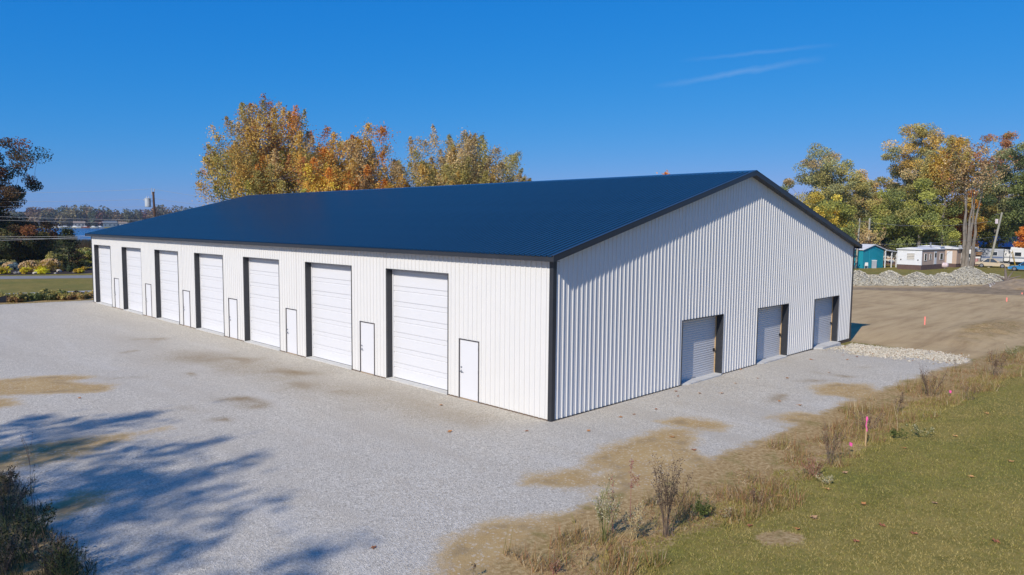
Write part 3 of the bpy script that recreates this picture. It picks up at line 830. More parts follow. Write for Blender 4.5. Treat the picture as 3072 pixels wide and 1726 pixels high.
def crown(seed, H, hw, base, lo, hi, nleaf, leaf, style='ball', nclump=110, split=0.5, flat=1.0, lean=0.0, clump=0.16, shell=0.45):
    """clump centres, leaf mesh data in local space"""
    r = np.random.default_rng(seed)
    if style in ('vase', 'feather'): H = H-0.20*hw
    zc = H*(base+1)/2; hv = H*(1-base)/2
    lob = r.normal(size=(9, 3)); lob /= np.linalg.norm(lob, axis=1, keepdims=True); la = r.uniform(0.1, 0.32, 9)
    d = r.normal(size=(nclump, 3)); d /= np.linalg.norm(d, axis=1, keepdims=True)
    if style == 'vase': d[:, 2] = np.abs(d[:, 2])*1.15-0.38; d /= np.linalg.norm(d, axis=1, keepdims=True)
    env = (0.92 if style == 'vase' else 0.80) + np.sum(la*np.maximum(0, d@lob.T-0.55)/0.45, 1)
    rad = env*r.random(nclump)**shell
    if style == 'cone':
        z = r.random(nclump)**1.3; a = r.random(nclump)*2*math.pi; q = (1-z)*(0.55+0.45*r.random(nclump))
        cc = np.stack([hw*q*np.cos(a), hw*q*np.sin(a), H*base+z*H*(1-base)*0.98], 1)
    else:
        cc = np.stack([hw*d[:, 0]*rad, hw*d[:, 1]*rad, zc+hv*d[:, 2]*np.minimum(rad, 1.0)], 1)
    cc[:, 0] += lean*(cc[:, 2]/H)
    if style != 'cone':                       # the top reaches the height seen in the photograph
        k = np.argmax(cc[:, 2]); cc[k, 2] = H*0.965
    per = np.maximum(20, r.normal(nleaf/nclump, nleaf/nclump*0.25, nclump)).astype(int)
    ci = np.repeat(np.arange(nclump), per); n = len(ci)
    root = np.array([0, 0, H*base*0.8])
    ax = cc-root; ax /= np.linalg.norm(ax, axis=1, keepdims=True)
    rc = clump*hw*(0.7+0.6*r.random(nclump))
    if style in ('feather', 'vase'):
        ax2 = ax + np.array([0, 0, 0.35]); ax2 /= np.linalg.norm(ax2, axis=1, keepdims=True)
        t = r.random(n)**0.9; Ls = (0.24+0.20*r.random(nclump))*hw
        p = cc[ci] + ax2[ci]*(t*Ls[ci]-0.35*Ls[ci])[:, None] + r.normal(size=(n, 3))*(rc[ci]*0.62*(1.12-t))[:, None]
    elif style == 'cone':
        p = cc[ci] + r.normal(size=(n, 3))*(rc[ci]*0.55)[:, None]*np.array([1, 1, 0.35])
    else:
        o = r.normal(size=(n, 3)); o /= np.linalg.norm(o, axis=1, keepdims=True)
        p = cc[ci] + o*(rc[ci]*r.random(n)**0.4)[:, None]*np.array([1, 1, 0.72*flat])
    p[:, 2] = np.maximum(p[:, 2], 0.04*H)
    out = p-np.array([0, 0, zc]); out /= np.linalg.norm(out, axis=1, keepdims=True)+1e-9
    nr = r.normal(size=(n, 3)) + 0.55*out + np.array([0, 0, 0.35]); nr /= np.linalg.norm(nr, axis=1, keepdims=True)+1e-9
    v = leaf_quads(p, nr, leaf*(0.7+0.6*r.random(n)), leaf*(0.45+0.4*r.random(n)), r)
    hf = (cc[:, 2]-H*base)/(H*(1-base)) + r.normal(0, 0.16, nclump)
    cl, ch = pick(lo, r, nclump), pick(hi, r, nclump)
    cb = np.where((hf > split)[:, None], ch, cl)
    mixw = r.random(n)[:, None]**2*0.5
    col = cb[ci]*(1-mixw) + np.where(r.random((n, 1)) < 0.5, pick(lo, r, n), pick(hi, r, n))*mixw
    col = col*(0.76+0.48*r.random((n, 1)))*(0.75+0.5*r.random(nclump))[ci][:, None]
    return cc, v, np.clip(col*(1.75 if seed in (11, 12, 13, 14, 15) else 1.0 if 41 <= seed <= 45 else 1.9), 0.004, 0.9)
def skeleton(cc, H, base, rt, seed, nl=8, lean=0.0, stems=1):
    rd = random.Random(seed); mb = MB()
    pts = []
    for st in range(stems):
        a = st*0.3; sp = 0.0 if stems == 1 else rt*1.7
        ox, oy = sp*math.cos(a+st*2.1), sp*math.sin(a+st*2.1)
        top = H*(0.78 if stems == 1 else rd.uniform(0.6, 0.75))
        path = []
        for j in range(8):
            t = j/7
            path.append(Vector((ox*(1+t*1.1)+lean*t*0.78+rd.uniform(-.03, .03)*H*t*0.5, oy*(1+t*1.1)+rd.uniform(-.03, .03)*H*t*0.5, t*top)))
        mb.path(path, [rt*(1.25 if j == 0 else (1-j/7)*0.85+0.12) for j in range(8)], 7)
        pts += [(p, rt*((1-j/7)*0.85+0.12)) for j, p in enumerate(path) if p.z > H*base*0.55]
    order = list(range(len(cc))); rd.shuffle(order)
    for n_, i in enumerate(order):
        e = Vector(cc[i])
        cand = [(q, r_) for q, r_ in pts if q.z < e.z-0.02*H] or pts
        q, r_ = min(cand, key=lambda z: (z[0]-e).length + (0 if z[0].z < e.z else 5))
        L_ = (e-q).length
        if n_ < nl:
            q, r_ = min(cand, key=lambda z: abs(z[0].z-(e.z-0.5*L_))); r0 = r_*0.6
        else: r0 = max(0.025, min(r_*0.55, rt*0.25))
        m1 = q.lerp(e, 0.5)+Vector((rd.uniform(-.06, .06)*L_, rd.uniform(-.06, .06)*L_, -0.06*L_+rd.uniform(-.05, .05)*L_))
        r1 = max(0.015, r0*0.35)
        mb.path([q, m1, e], [r0, (r0+r1)/2, r1], 4 if n_ < nl else 3)
        pts += [(m1, (r0+r1)/2), (e, r1)] if n_ < nl*3 else []
    return mb
DENS = {11: 3.2, 12: 3.2, 13: 2.8, 14: 2.6, 15: 3.2, 28: 1.2, 51: 1, 52: 1, 53: 1, 54: 1, 41: 2.6, 42: 2.0, 43: 2.0}
def tree(name, label, p, H, hw, base, lo, hi, nleaf, leaf, seed, style='ball', bark=BARK, rt=None, group=None, cat='tree', nl=9, stems=1, nclump=110, split=0.5, lean=0.0, clump=0.16, shell=0.45, flat=1.0):
    e = empty(name, (p.x, p.y, ground_h(p.x, p.y)-0.03), random.Random(seed).uniform(0, 6.28) if not lean else 0, label, cat, group)
    cc, v, col = crown(seed, H, hw, base, lo, hi, int(nleaf*DENS.get(seed, 1.6)), leaf*(0.98 if seed in (11, 12, 13, 14, 15) else 1.1), style, nclump, split, flat, lean, clump, shell)
    rt = rt or H*0.02
    if style == 'cone':
        mb = MB(); mb.tube((0, 0, 0), (0, 0, H*0.93), rt, rt*0.15, 7)
        for q in cc[::2]: mb.tube((0, 0, max(0.1, q[2]-0.1)), tuple(q), rt*0.2, 0.012, 3)
    else: mb = skeleton(cc, H, base, rt, seed, nl, lean, stems)
    mb.build('trunk', bark, e)
    link('crown', npmesh('crown', v, 4, col, LEAF), e)
    return e
def place(px, depth, top_py):
    p = at(px, depth); return p, zat(px, top_py, p)-p.z
def mpx(px_, depth): return px_*depth/F*1.0
BEH = 'trees standing behind the building'
p, H = place(835, 100, 302)
tree('maple_tree', 'tall spiky maple, red-orange on top and olive below, behind the roof ridge', p, H, 8.9, 0.16, [(OLIVE, 3), (YGREEN, 1.5), (GREEN, 1), (GOLD, 3)], [(RUST, 1.2), (ORANGE, 1.2), (TAN, 2), (GOLD, 2), (OLIVE, 1.5)], 36000, 0.235, 11, 'vase', rt=0.5, group=BEH, nclump=340, split=0.60, clump=0.15, shell=0.55, stems=4, nl=14)
p, H = place(1098, 97, 366)
tree('sycamore_tree', 'upright orange-brown tree with two leafy peaks beside the spiky maple', p, H, 5.4, 0.15, [(GOLD, 3), (OLIVE, 2), (BROWN, 1)], [(ORANGE, 1.5), (TAN, 2), (GOLD, 2.5)], 17000, 0.24, 12, 'feather', BARKP, group=BEH, nclump=130, split=0.45, clump=0.22)
p, H = place(1000, 90, 470)
tree('maple_tree', 'low bright yellow-orange tree in front of the spiky maple, just above the roof', p, H, 4.6, 0.12, [(YEL, 2), (YGREEN, 2), (GREEN, 1), (GOLD, 2)], [(ORANGE, 1.5), (YEL, 1), (GOLD, 3)], 10000, 0.27, 13, 'feather', group=BEH, nclump=110, clump=0.22)
p, H = place(1125, 86, 520)
tree('maple_tree', 'small gold and dark shrub-like tree peeping over the ridge under the orange tree', p, H, 3.2, 0.1, [(YEL, 2), (DGREEN, 2), (ORANGE, 1)], [(GOLD, 2), (BROWN, 2), (ORANGE, 1)], 6000, 0.25, 14, 'feather', group=BEH, nclump=70, clump=0.25)
p, H = place(1375, 103, 380)
tree('elm_tree', 'broad olive tree with thin pinkish-brown top, alone behind the middle of the ridge', p, H, 8.6, 0.14, [(OLIVE, 3), (GREYG, 2), (GOLD, 1.5)], [(TAN, 3), (GOLD, 1), (OLIVE, 2)], 30000, 0.225, 15, 'vase', BARKD, group=BEH, nclump=240, split=0.58, clump=0.15, stems=3, nl=14, shell=0.5)
p, H = place(2007, 110, 512)
tree('maple_tree', 'single rust-coloured treetop just showing over the ridge near the gable', p, H, 3.4, 0.3, [(RUST, 2), (ORANGE, 2)], [(ORANGE, 2), (GOLD, 1)], 4000, 0.3, 16, 'feather', group=BEH, nclump=50, clump=0.25)
EAST = 'trees around the trailer park'
p, H = place(2478, 128, 434)
tree('oak_tree', 'grey-green oak with open crown and dark limbs, first tall tree right of the gable', p, H, 6.6, 0.22, [(GREYG, 3), (OLIVE, 2), (GREEN, 1)], [(GREYG, 3), (TAN, 1), (OLIVE, 1)], 22000, 0.26, 21, 'ball', group=EAST, nclump=120, clump=0.2, rt=0.42)
p, H = place(2478, 112, 585)
tree('maple_tree', 'yellow-green leafy tree just above the right-hand roof slope', p, H, 5.2, 0.2, [(GREEN, 2), (YGREEN, 2)], [(YGREEN, 3), (YEL, 1.5), (GREEN, 1)], 14000, 0.26, 22, 'ball', group=EAST, nclump=80, clump=0.24)
p, H = place(2610, 150, 512)
tree('oak_tree', 'rust and olive oak filling the gap between the grey-green oak and the tall yellow tree', p, H, 6.2, 0.25, [(OLIVE, 2), (GREYG, 2), (TAN, 2)], [(TAN, 2), (GOLD, 1.5), (OLIVE, 2)], 15000, 0.30, 23, 'ball', BARKD, group=EAST, nclump=90, clump=0.2)
p, H = place(2762, 140, 375)
tree('poplar_tree', 'tallest tree, dull yellow billowing crown above the white trailer', p, H, 7.2, 0.42, [(OLIVE, 2), (GREYG, 2), (GOLD, 1)], [(GOLD, 2), (OLIVE, 2), (TAN, 1.5)], 23000, 0.26, 24, 'ball', BARKP, group=EAST, nclump=120, clump=0.19)
p, H = place(2826, 122, 398)
tree('cottonwood_tree', 'slim yellow tree on a long bare grey trunk behind the trailers', p, H, 4.4, 0.50, [(GOLD, 2), (OLIVE, 2), (GREYG, 1)], [(YEL, 1), (GOLD, 2), (OLIVE, 1.5)], 13000, 0.25, 25, 'feather', BARKP, group=EAST, nclump=110, clump=0.24, rt=0.34, lean=1.6)
p, H = place(2728, 124, 545)
tree('maple_tree', 'wide bright green leafy tree rising right behind the white trailer', p, H, 6.9, 0.10, [(GREEN, 3), (YGREEN, 2)], [(YGREEN, 3), (GREEN, 2), (OLIVE, 1)], 26000, 0.26, 26, 'ball', group=EAST, nclump=130, clump=0.2)
p, H = place(2862, 134, 575)
tree('maple_tree', 'glowing orange tree between the two bare grey trunks', p, H, 4.4, 0.12, [(ORANGE, 3), (GOLD, 2)], [(ORANGE, 3), (GOLD, 2), (YEL, 1)], 14000, 0.26, 27, 'ball', group=EAST, nclump=80, clump=0.24)
p, H = place(2908, 119, 410)
tree('silver_maple_tree', 'cluster of tall bare grey trunks with a thin brownish top', p, H, 4.6, 0.55, [(TAN, 2), (BROWN, 2)], [(RUST, 2), (TAN, 2), (BROWN, 1)], 3600, 0.26, 28, 'feather', BARKP, group=EAST, nclump=150, clump=0.22, rt=0.34, stems=5, nl=24, lean=0.5)
p, H = place(3078, 130, 402)
tree('oak_tree', 'big dark green oak cut by the right edge of the picture', p, H, 8.4, 0.16, [(DGREEN, 3), (GREEN, 2)], [(GREEN, 2), (DGREEN, 2), (GREYG, 1)], 26000, 0.27, 29, 'ball', BARKD, group=EAST, nclump=130, clump=0.19, rt=0.5)
p, H = place(2990, 156, 405)
tree('maple_tree', 'reddish-brown treetop behind the dark green oak', p, H, 6.0, 0.3, [(GREEN, 2), (OLIVE, 2)], [(RUST, 2), (BROWN, 1), (TAN, 2), (OLIVE, 1)], 11000, 0.30, 30, 'ball', group=EAST, nclump=90, clump=0.2)
p, H = place(2968, 140, 560)
tree('maple_tree', 'olive and gold tree behind the leaning utility pole', p, H, 5.2, 0.12, [(OLIVE, 2), (GREEN, 2)], [(GOLD, 2), (OLIVE, 2)], 10000, 0.34, 31, 'ball', group=EAST, nclump=80, clump=0.22)
p, H = place(3100, 112, 655)
tree('maple_tree', 'vivid orange low tree at the right edge under the dark oak', p, H, 2.4, 0.25, [(ORANGE, 2)], [(ORANGE, 3), (RED, 1)], 4500, 0.26, 32, 'ball', group=EAST, nclump=40, clump=0.28)
p, H = place(2628, 131, 655)
tree('spruce_tree', 'blue-grey spruce behind the teal shed', p, H, 2.7, 0.03, [((0.07, 0.10, 0.085), 2), (DGREEN, 1)], [((0.09, 0.125, 0.11), 2), (DGREEN, 1)], 8000, 0.24, 33, 'cone', BARKD, group=EAST, nclump=170, clump=0.3)
p, H = place(2560, 122, 640)
tree('brush_tree', 'bare brownish brush right behind the roof end', p, H, 4.0, 0.05, [(BROWN, 2), (TAN, 2)], [(TAN, 2), (OLIVE, 1.5)], 5000, 0.25, 34, 'feather', group=EAST, nclump=110, clump=0.2, stems=3)
k = 0
for (px, dep, top, hw, lo, hi, lab) in (
    (2545, 160, 600, 7, OLIVE, TAN, 'hazy olive backdrop tree left of the spruce'),
    (2660, 165, 560, 7, GREEN, OLIVE, 'green backdrop tree between the spruce and the bright green tree'),
    (2790, 168, 600, 7, DGREEN, GREEN, 'dark green backdrop tree behind the grey trunk'),
    (2890, 170, 560, 7, OLIVE, GOLD, 'brown-gold backdrop tree behind the cluster of bare trunks'),
    (3010, 165, 600, 7.5, DGREEN, OLIVE, 'deep green backdrop tree behind the blue-roofed house'),
    (3110, 155, 560, 7, DGREEN, OLIVE, 'dark backdrop tree past the right edge'),
    (2710, 175, 640, 7, DGREEN, BROWN, 'low dark backdrop tree behind the bright green tree'),
    (2950, 178, 640, 7, DGREEN, BROWN, 'low dark backdrop tree behind the tan sedan')):
    p, H = place(px, dep, top); k += 1
    tree('backdrop_tree', lab, p, H, hw, 0.04, [(lo, 2), (BROWN, 1), (DGREEN, 1)], [(hi, 2), (lo, 1)], 8000, 0.45, 60+k, 'ball', BARKD, group=EAST, nclump=90, clump=0.24)
# north-west: dark trees beyond the road
NW = 'trees beyond the road'
p, H = place(-78, 98, 385)
tree('oak_tree', 'dark oak at the left edge with rusty upper leaves and a branch reaching right', p, H, 7.2, 0.30, [(DGREEN, 3), (BROWN, 1)], [(BROWN, 2), (RUST, 2), (DGREEN, 1)], 12000, 0.24, 41, 'ball', BARKD, group=NW, nclump=90, clump=0.2)
p, H = place(48, 100, 655)
tree('oak_tree', 'rust-brown and green tree below the wires at the far left', p, H, 5.0, 0.08, [(DGREEN, 3), (GREEN, 2)], [(RUST, 2), (BROWN, 2), (OLIVE, 1)], 13000, 0.25, 42, 'ball', BARKD, group=NW, nclump=90, clump=0.22, split=0.55)
p, H = place(-45, 101, 640)
tree('maple_tree', 'shadowy green tree filling the left edge behind the flower bed', p, H, 5.6, 0.05, [(DGREEN, 3), (GREEN, 1)], [(DGREEN, 2), (OLIVE, 1), (BROWN, 1)], 12000, 0.25, 43, 'ball', BARKD, group=NW, nclump=90, clump=0.22)
p, H = place(108, 104, 745)
tree('yew_tree', 'low dark green tree behind the tan-headed shrubs', p, H, 2.9, 0.04, [(DGREEN, 3)], [(DGREEN, 2), (GREEN, 1)], 7000, 0.22, 44, 'ball', BARKD, group=NW, nclump=60, clump=0.25)
p, H = place(203, 92, 684)
tree('pine_tree', 'small dark pine in front of the lake with a pointed top', p, H, 2.2, 0.08, [(DGREEN, 3), (BROWN, 1)], [(DGREEN, 2), (GREYG, 1)], 5500, 0.18, 45, 'cone', BARKD, group=NW, nclump=120, clump=0.24)
for (px, dep, top, hw, lo, hi, nm, lab, sd) in (
    (160, 98, 758, 1.5, YGREEN, OLIVE, 'lilac_bush', 'yellow-green bush left of the small pine', 46),
    (270, 100, 745, 1.5, YGREEN, OLIVE, 'lilac_bush', 'olive bush against the far corner of the building', 47),
    (232, 103, 768, 1.5, DGREEN, BROWN, 'lilac_bush', 'dark bush right of the small pine', 48)):
    p, H = place(px, dep, top)
    tree(nm, lab, p, H, hw, 0.05, [(lo, 2), (GREEN, 1)], [(hi, 2), (lo, 1)], 5000, 0.2, sd, 'ball', BARKD, group='bushes by the lake road', cat='bush', nclump=60, clump=0.28, stems=3, rt=0.06)
# trees on the near left, outside the picture, whose shade falls on the gravel
for i, (x, y, H, hw, sd, lab) in enumerate(((-39.6, 1.8, 24.0, 5.6, 51, 'tall thin-leaved tree west of the gravel lot, northernmost of four'), (-41.8, -3.6, 24.0, 5.2, 52, 'tall thin-leaved tree west of the gravel lot, second from north'), (-41.0, -8.2, 24.0, 5.6, 53, 'tall thin-leaved tree west of the gravel lot, third from north'), (-43.0, -13.6, 22.0, 5.0, 54, 'tall thin-leaved tree west of the gravel lot, southernmost of four'))):
    tree('ash_tree', lab, Vector((x, y, 0)), H, hw, 0.30, [(OLIVE, 2), (GREEN, 2)], [(GOLD, 2), (OLIVE, 2)], 9000, 0.28, sd, 'feather', group='trees west of the lot', nclump=110, clump=0.26)

# far shore: wooded bank, boats, houses
def at_s(px, s):
    d = ray(px, 680); h = np.array([d[0], d[1]]); k_ = s/(h[0]*0.2+h[1]*0.98)
    return Vector((CX+h[0]*k_, CY+h[1]*k_, 0))
vv, cc_ = [], []
r = np.random.default_rng(90)
pal = [((0.16, 0.16, 0.085), 2), ((0.23, 0.145, 0.085), 1.5), ((0.09, 0.12, 0.075), 2), ((0.27, 0.19, 0.105), 1.5), ((0.23, 0.20, 0.095), 1.5), ((0.22, 0.105, 0.09), 0.6)]
for i in range(230):
    px = -260+i*4.6+r.uniform(-3, 3); s = r.uniform(1050, 1130)
    p = at_s(px, s); H = r.uniform(15, 25)*(1.25 if 90 < px < 165 else 1.0)*(0.8+0.5*vnoise(px, 0, 70)); w = r.uniform(6, 10)
    n = 260; d = r.normal(size=(n, 3)); d /= np.linalg.norm(d, axis=1, keepdims=True)
    q = np.array([p.x, p.y, H*0.5]) + d*np.array([w, w, H*0.5])*r.random((n, 1))**0.35
    nr = r.normal(size=(n, 3))+d*0.8+np.array([0, 0, .4]); nr /= np.linalg.norm(nr, axis=1, keepdims=True)
    vv.append(leaf_quads(q, nr, r.uniform(2.0, 3.6, n), r.uniform(1.4, 2.6, n), r))
    cb = pick(pal, r, 1)
    cc_.append(np.clip(cb*(0.6+0.8*r.random((n, 1)))*np.array([1, 1, 1]), 0, 1))
o = link('far_woodland', npmesh('far_woodland', np.concatenate(vv), 4, np.concatenate(cc_), LEAF))
tag(o, 'hazy autumn woodland along the far shore of the lake', 'woodland', kind='stuff')
HULLW = pmat('boat_white', (0.75, 0.76, 0.76), 0.4, 0.05, 1)
def boat(px, s, L_, col, label, canopy=True):
    p = at_s(px, s); e = empty('boat', (p.x, p.y, LZ), view_yaw(px)+random.uniform(-.5, .5), label, 'boat', 'boats along the far shore')
    mb = MB(); h = L_/2; w = L_*0.16
    sec = [(-h, w*0.9, 0.0, 1.5), (-h*0.3, w, -0.1, 1.5), (h*0.5, w*0.85, 0.0, 1.8), (h, 0.05, 0.6, 2.2)]
    for (x0, w0, b0, t0), (x1, w1, b1, t1) in zip(sec[:-1], sec[1:]):
        for sg in (-1, 1): mb.quad((x0, sg*w0, t0), (x1, sg*w1, t1), (x1, sg*w1*0.5, b1), (x0, sg*w0*0.5, b0))
        mb.quad((x0, -w0*.5, b0), (x1, -w1*.5, b1), (x1, w1*.5, b1), (x0, w0*.5, b0)); mb.quad((x0, -w0, t0), (x0, w0, t0), (x1, w1, t1), (x1, -w1, t1))
    mb.quad((-h, -w*.9, 1.5), (-h, w*.9, 1.5), (-h, w*.45, 0), (-h, -w*.45, 0))
    mb.build('hull', pmat('boat_hull_%s' % ('blue' if col[2] > col[0]+0.1 else 'red' if col[0] > col[2]+0.2 else 'white'), col, 0.4, 0.06, 1), e)
    mb = MB(); mb.prism([(-h*0.5, 1.5), (h*0.35, 1.6), (h*0.15, 2.6), (-h*0.45, 2.6)], -w*0.7, w*0.7); mb.build('cabin', HULLW, e)
    if canopy:
        mb = MB(); mb.box(-h*0.8, h*0.1, -w*0.85, w*0.85, 3.3, 3.45)
        for a in (-h*0.75, h*0.05):
            for sg in (-1, 1): mb.tube((a, sg*w*0.8, 1.5), (a, sg*w*0.8, 3.3), 0.06, n=4)
        mb.build('canopy', pmat('canopy_cloth', (0.12, 0.16, 0.25), 0.8, 0.1, 1), e)
for (px, L_, col, lab, cn) in ((161, 9, (.72, .74, .75), 'white cabin boat nearest the left trees on the far shore', True), (175, 8, (.75, .75, .72), 'white boat under a blue canopy, second along the far shore', True),
        (197, 11, (.78, .77, .72), 'cream motor boat with raised bow on the far shore', False), (227, 12, (.70, .68, .55), 'long pale pontoon boat on the far shore', True), (257, 9, (.55, .10, .10), 'red and white boat on the far shore', False), (281, 9, (.72, .74, .76), 'white boat just left of the shore house', False), (302, 8, (.2, .28, .4), 'blue boat closest to the shore house', True)):
    boat(px, 1002, L_, col, lab, cn)
def shore_house(px, w, d, h, col, rc, label):
    p = at_s(px, 1046); e = empty('shore_house', (p.x, p.y, ground_h(p.x, p.y)), view_yaw(px), label, 'house', 'houses on the far shore')
    mb = MB(); mb.box(-w/2, w/2, -d/2, d/2, -1.5, h); mb.build('wall', col, e)
    mb = MB(); mb.prism([(-d/2-.6, h), (d/2+.6, h), (0, h+d*0.32)], -w/2-.6, w/2+.6, 'x'); mb.build('roof', rc, e)
    for k in range(3):
        mb = MB(); x = (-0.33+0.33*k)*w; mb.box(x-0.9, x+0.9, -d/2-0.06, -d/2, 1.0, 2.8); mb.build('window', glassmat('dark_glass'), e)
shore_house(330, 15, 9, 4.5, pmat('slate_siding', (0.16, 0.22, 0.27), 0.8, 0.1, 1), pmat('slate_roof', (0.10, 0.13, 0.16), 0.8, 0.1, 1), 'slate blue house on the far shore above the roof edge')
shore_house(365, 12, 8, 4.0, pmat('cream_siding', (0.62, 0.60, 0.54), 0.8, 0.06, 1), pmat('brown_roof', (0.22, 0.17, 0.13), 0.8, 0.1, 1), 'cream house on the far shore right of the slate blue one')
shore_house(238, 12, 8, 4.0, pmat('grey_siding', (0.30, 0.31, 0.32), 0.8, 0.06, 1), pmat('brown_roof', (0.22, 0.17, 0.13), 0.8, 0.1, 1), 'grey house on the far shore behind the pontoon boat')
# reeds and sand spit by the near shore
r = np.random.default_rng(91); n = 9000
rb_ = [at(px, dep) for px, dep in ((120, 168), (420, 168), (420, 205), (120, 205))]
u = r.random(n); w_ = r.random(n)
bx = (1-u)*(1-w_)*rb_[0].x+u*(1-w_)*rb_[1].x+u*w_*rb_[2].x+(1-u)*w_*rb_[3].x
by = (1-u)*(1-w_)*rb_[0].y+u*(1-w_)*rb_[1].y+u*w_*rb_[2].y+(1-u)*w_*rb_[3].y
hz = ground_h(bx, by); hh = r.uniform(1.2, 2.2, n); dx = r.normal(0, .25, n); dy = r.normal(0, .25, n)
V = np.stack([np.stack([bx-.07, by, hz], 1), np.stack([bx+.07, by+.05, hz], 1), np.stack([bx+dx, by+dy, hz+hh], 1)], 1).reshape(-1, 3)
cR = pick([((0.36, 0.20, 0.09), 3), ((0.30, 0.22, 0.10), 2), ((0.16, 0.15, 0.05), 1)], r, n)*(0.6+0.7*r.random((n, 1)))
tag(link('reeds', npmesh('reeds', V, 3, cR, LEAF)), 'orange-brown reeds at the near edge of the lake', 'reeds', kind='stuff')

# ------------------------------------------------------------------ flower bed beyond the road
def mound(px, base, top, hwpx, lo, hi, nm, lab, sd, n=2600, lf=0.10, heads=None, cat='shrub', group='shrubs in the mulch bed', style='ball'):
    p = G(px, base); p.z = ground_h(p.x, p.y); H = max(0.5, zat(px, top, p)-p.z); hw = hwpx*(p-Vector(CAMP)).length/F
    e = empty(nm, p, sd, lab, cat, group)
    c0, v, col = crown(sd, H, hw, 0.02, [(lo, 2), (hi, 1)], [(hi, 2), (lo, 1)], n, lf, style, 40, clump=0.30, shell=0.33)
    mb = MB()
    for q in c0[::3]: mb.tube((0, 0, 0), tuple(q), 0.02, 0.008, 3)
    mb.build('stems', BARKD, e)
    link('foliage', npmesh('foliage', v, 4, col, LEAF), e)
    if heads:
        r_ = random.Random(sd); mb = MB()
        for i in range(70):
            a = r_.uniform(0, 6.28); ph = r_.uniform(-0.1, 1.5); q = (hw*0.98*math.cos(ph)*math.cos(a), hw*0.98*math.cos(ph)*math.sin(a), H*0.42+H*0.56*math.sin(ph))
            mb.blob(q, 0.11, 0.11, 0.15, i, 0.2, 6, 4)
        mb.build('flower_heads', pmat('dry_flower_heads', (0.50, 0.33, 0.16), 0.9, 0.3, 12), e)
YM, YD = (0.42, 0.36, 0.02), (0.30, 0.20, 0.02)
mound(92, 816, 784, 25, GOLD, OLIVE, 'hydrangea', 'rounded hydrangea with dry tan flower heads, middle one in the bed', 101, heads=True)
mound(152, 815, 778, 25, GOLD, OLIVE, 'hydrangea', 'largest hydrangea with dry tan flower heads in the bed', 102, heads=True)
mound(29, 808, 789, 14, GOLD, OLIVE, 'hydrangea', 'smallest hydrangea with tan heads at the left of the bed', 103, heads=True)
mound(14, 822, 802, 14, YM, YD, 'gold_juniper', 'golden yellow mound at the left end of the bed', 104)
mound(75, 822, 805, 14, YD, YM, 'gold_juniper', 'golden mound in front of the middle hydrangea', 105)
mound(121, 819, 796, 13, YM, YD, 'gold_juniper', 'bright yellow mound just behind another yellow mound', 106)
mound(127, 823, 804, 14, YM, (0.45, 0.42, 0.02), 'gold_juniper', 'brightest yellow mound at the front of the bed', 107)
mound(182, 813, 801, 11, YD, GOLD, 'gold_juniper', 'small gold mound right of the largest hydrangea', 108)
mound(237, 820, 807, 12, YD, YM, 'gold_juniper', 'small gold mound near the right end of the bed', 109)
mound(256, 811, 803, 8, YD, OLIVE, 'gold_juniper', 'tiny olive-gold mound farthest right in the bed', 110)
mound(43, 810, 791, 13, (0.10, 0.15, 0.15), (0.15, 0.20, 0.21), 'blue_juniper', 'spreading blue-grey juniper in the bed', 111)
mound(210, 816, 799, 9, DGREEN, (0.04, 0.06, 0.03), 'boxwood', 'dark green ball shrub, nearer of two in the bed', 112)
mound(244, 810, 796, 9, DGREEN, (0.04, 0.06, 0.03), 'boxwood', 'dark green ball shrub, farther of two in the bed', 113)
ROCKM = pmat('pale_boulder', (0.55, 0.50, 0.42), 0.9, 0.2, 5, bump=0.4)
for i, (px, py, w, lab) in enumerate(((29, 815, 4, 'small pale boulder beside the left hydrangea'), (46, 821, 6, 'pale boulder below the blue juniper'), (56, 820, 5, 'pale boulder left of the middle gold mound'), (106, 822, 7, 'flat pale boulder left of the brightest mound'), (105, 813, 5, 'pale boulder between the two big hydrangeas'), (177, 816, 8, 'largest pale boulder, right of the big hydrangea'), (220, 808, 7, 'pale boulder behind the nearer ball shrub'), (224, 818, 6, 'pale boulder left of the right gold mound'), (166, 822, 4, 'small pale boulder near the grass edge of the bed'))):
    p = G(px, py); p.z = ground_h(p.x, p.y); s_ = w*85/F
    mb = MB(); mb.blob((0, 0, s_*0.35), s_, s_*0.8, s_*0.6, 200+i, 0.2, 8, 5)
    tag(mb.build('boulder', ROCKM, loc=p), lab, 'boulder', 'boulders in the mulch bed')

# weedy strip and silt fence at the far edge of the lot
r = np.random.default_rng(95); mbp = []
SILT = pmat('black_silt_cloth', (0.015, 0.017, 0.022), 0.7, 0.2, 2)
pts = [G(px, py) for px, py in ((-60, 912), (20, 908), (60, 903), (120, 899), (180, 896), (230, 892), (285, 891), (330, 890))]
e = empty('silt_fence', pts[0], 0, 'sagging black silt fence along the far edge of the gravel', 'fence')
for a, b_ in zip(pts[:-1], pts[1:]):
    mb = MB(); a_, c_ = a-pts[0], b_-pts[0]; n_ = 5
    for i in range(n_):
        q0, q1 = a_.lerp(c_, i/n_), a_.lerp(c_, (i+1)/n_)
        s0, s1 = 0.55-0.16*math.sin(math.pi*i/n_), 0.55-0.16*math.sin(math.pi*(i+1)/n_)
        for dy in (0, 0.02): mb.quad((q0.x, q0.y+dy, 0), (q1.x, q1.y+dy, 0), (q1.x, q1.y+dy+0.05, s1), (q0.x, q0.y+dy+0.05, s0))
    mb.build('cloth', SILT, e)
for a in pts:
    mb = MB(); q = a-pts[0]; mb.box(q.x-.02, q.x+.02, q.y-0.03, q.y-0.001, -0.1, 0.60); mb.build('post', TREATED, e)
ORD = ('first', 'second', 'third', 'fourth', 'fifth', 'sixth', 'seventh', 'eighth', 'ninth', 'tenth', 'eleventh', 'twelfth', 'thirteenth', 'fourteenth', 'fifteenth', 'sixteenth', 'seventeenth', 'eighteenth', 'nineteenth', 'twentieth')
wk = [0, 0]
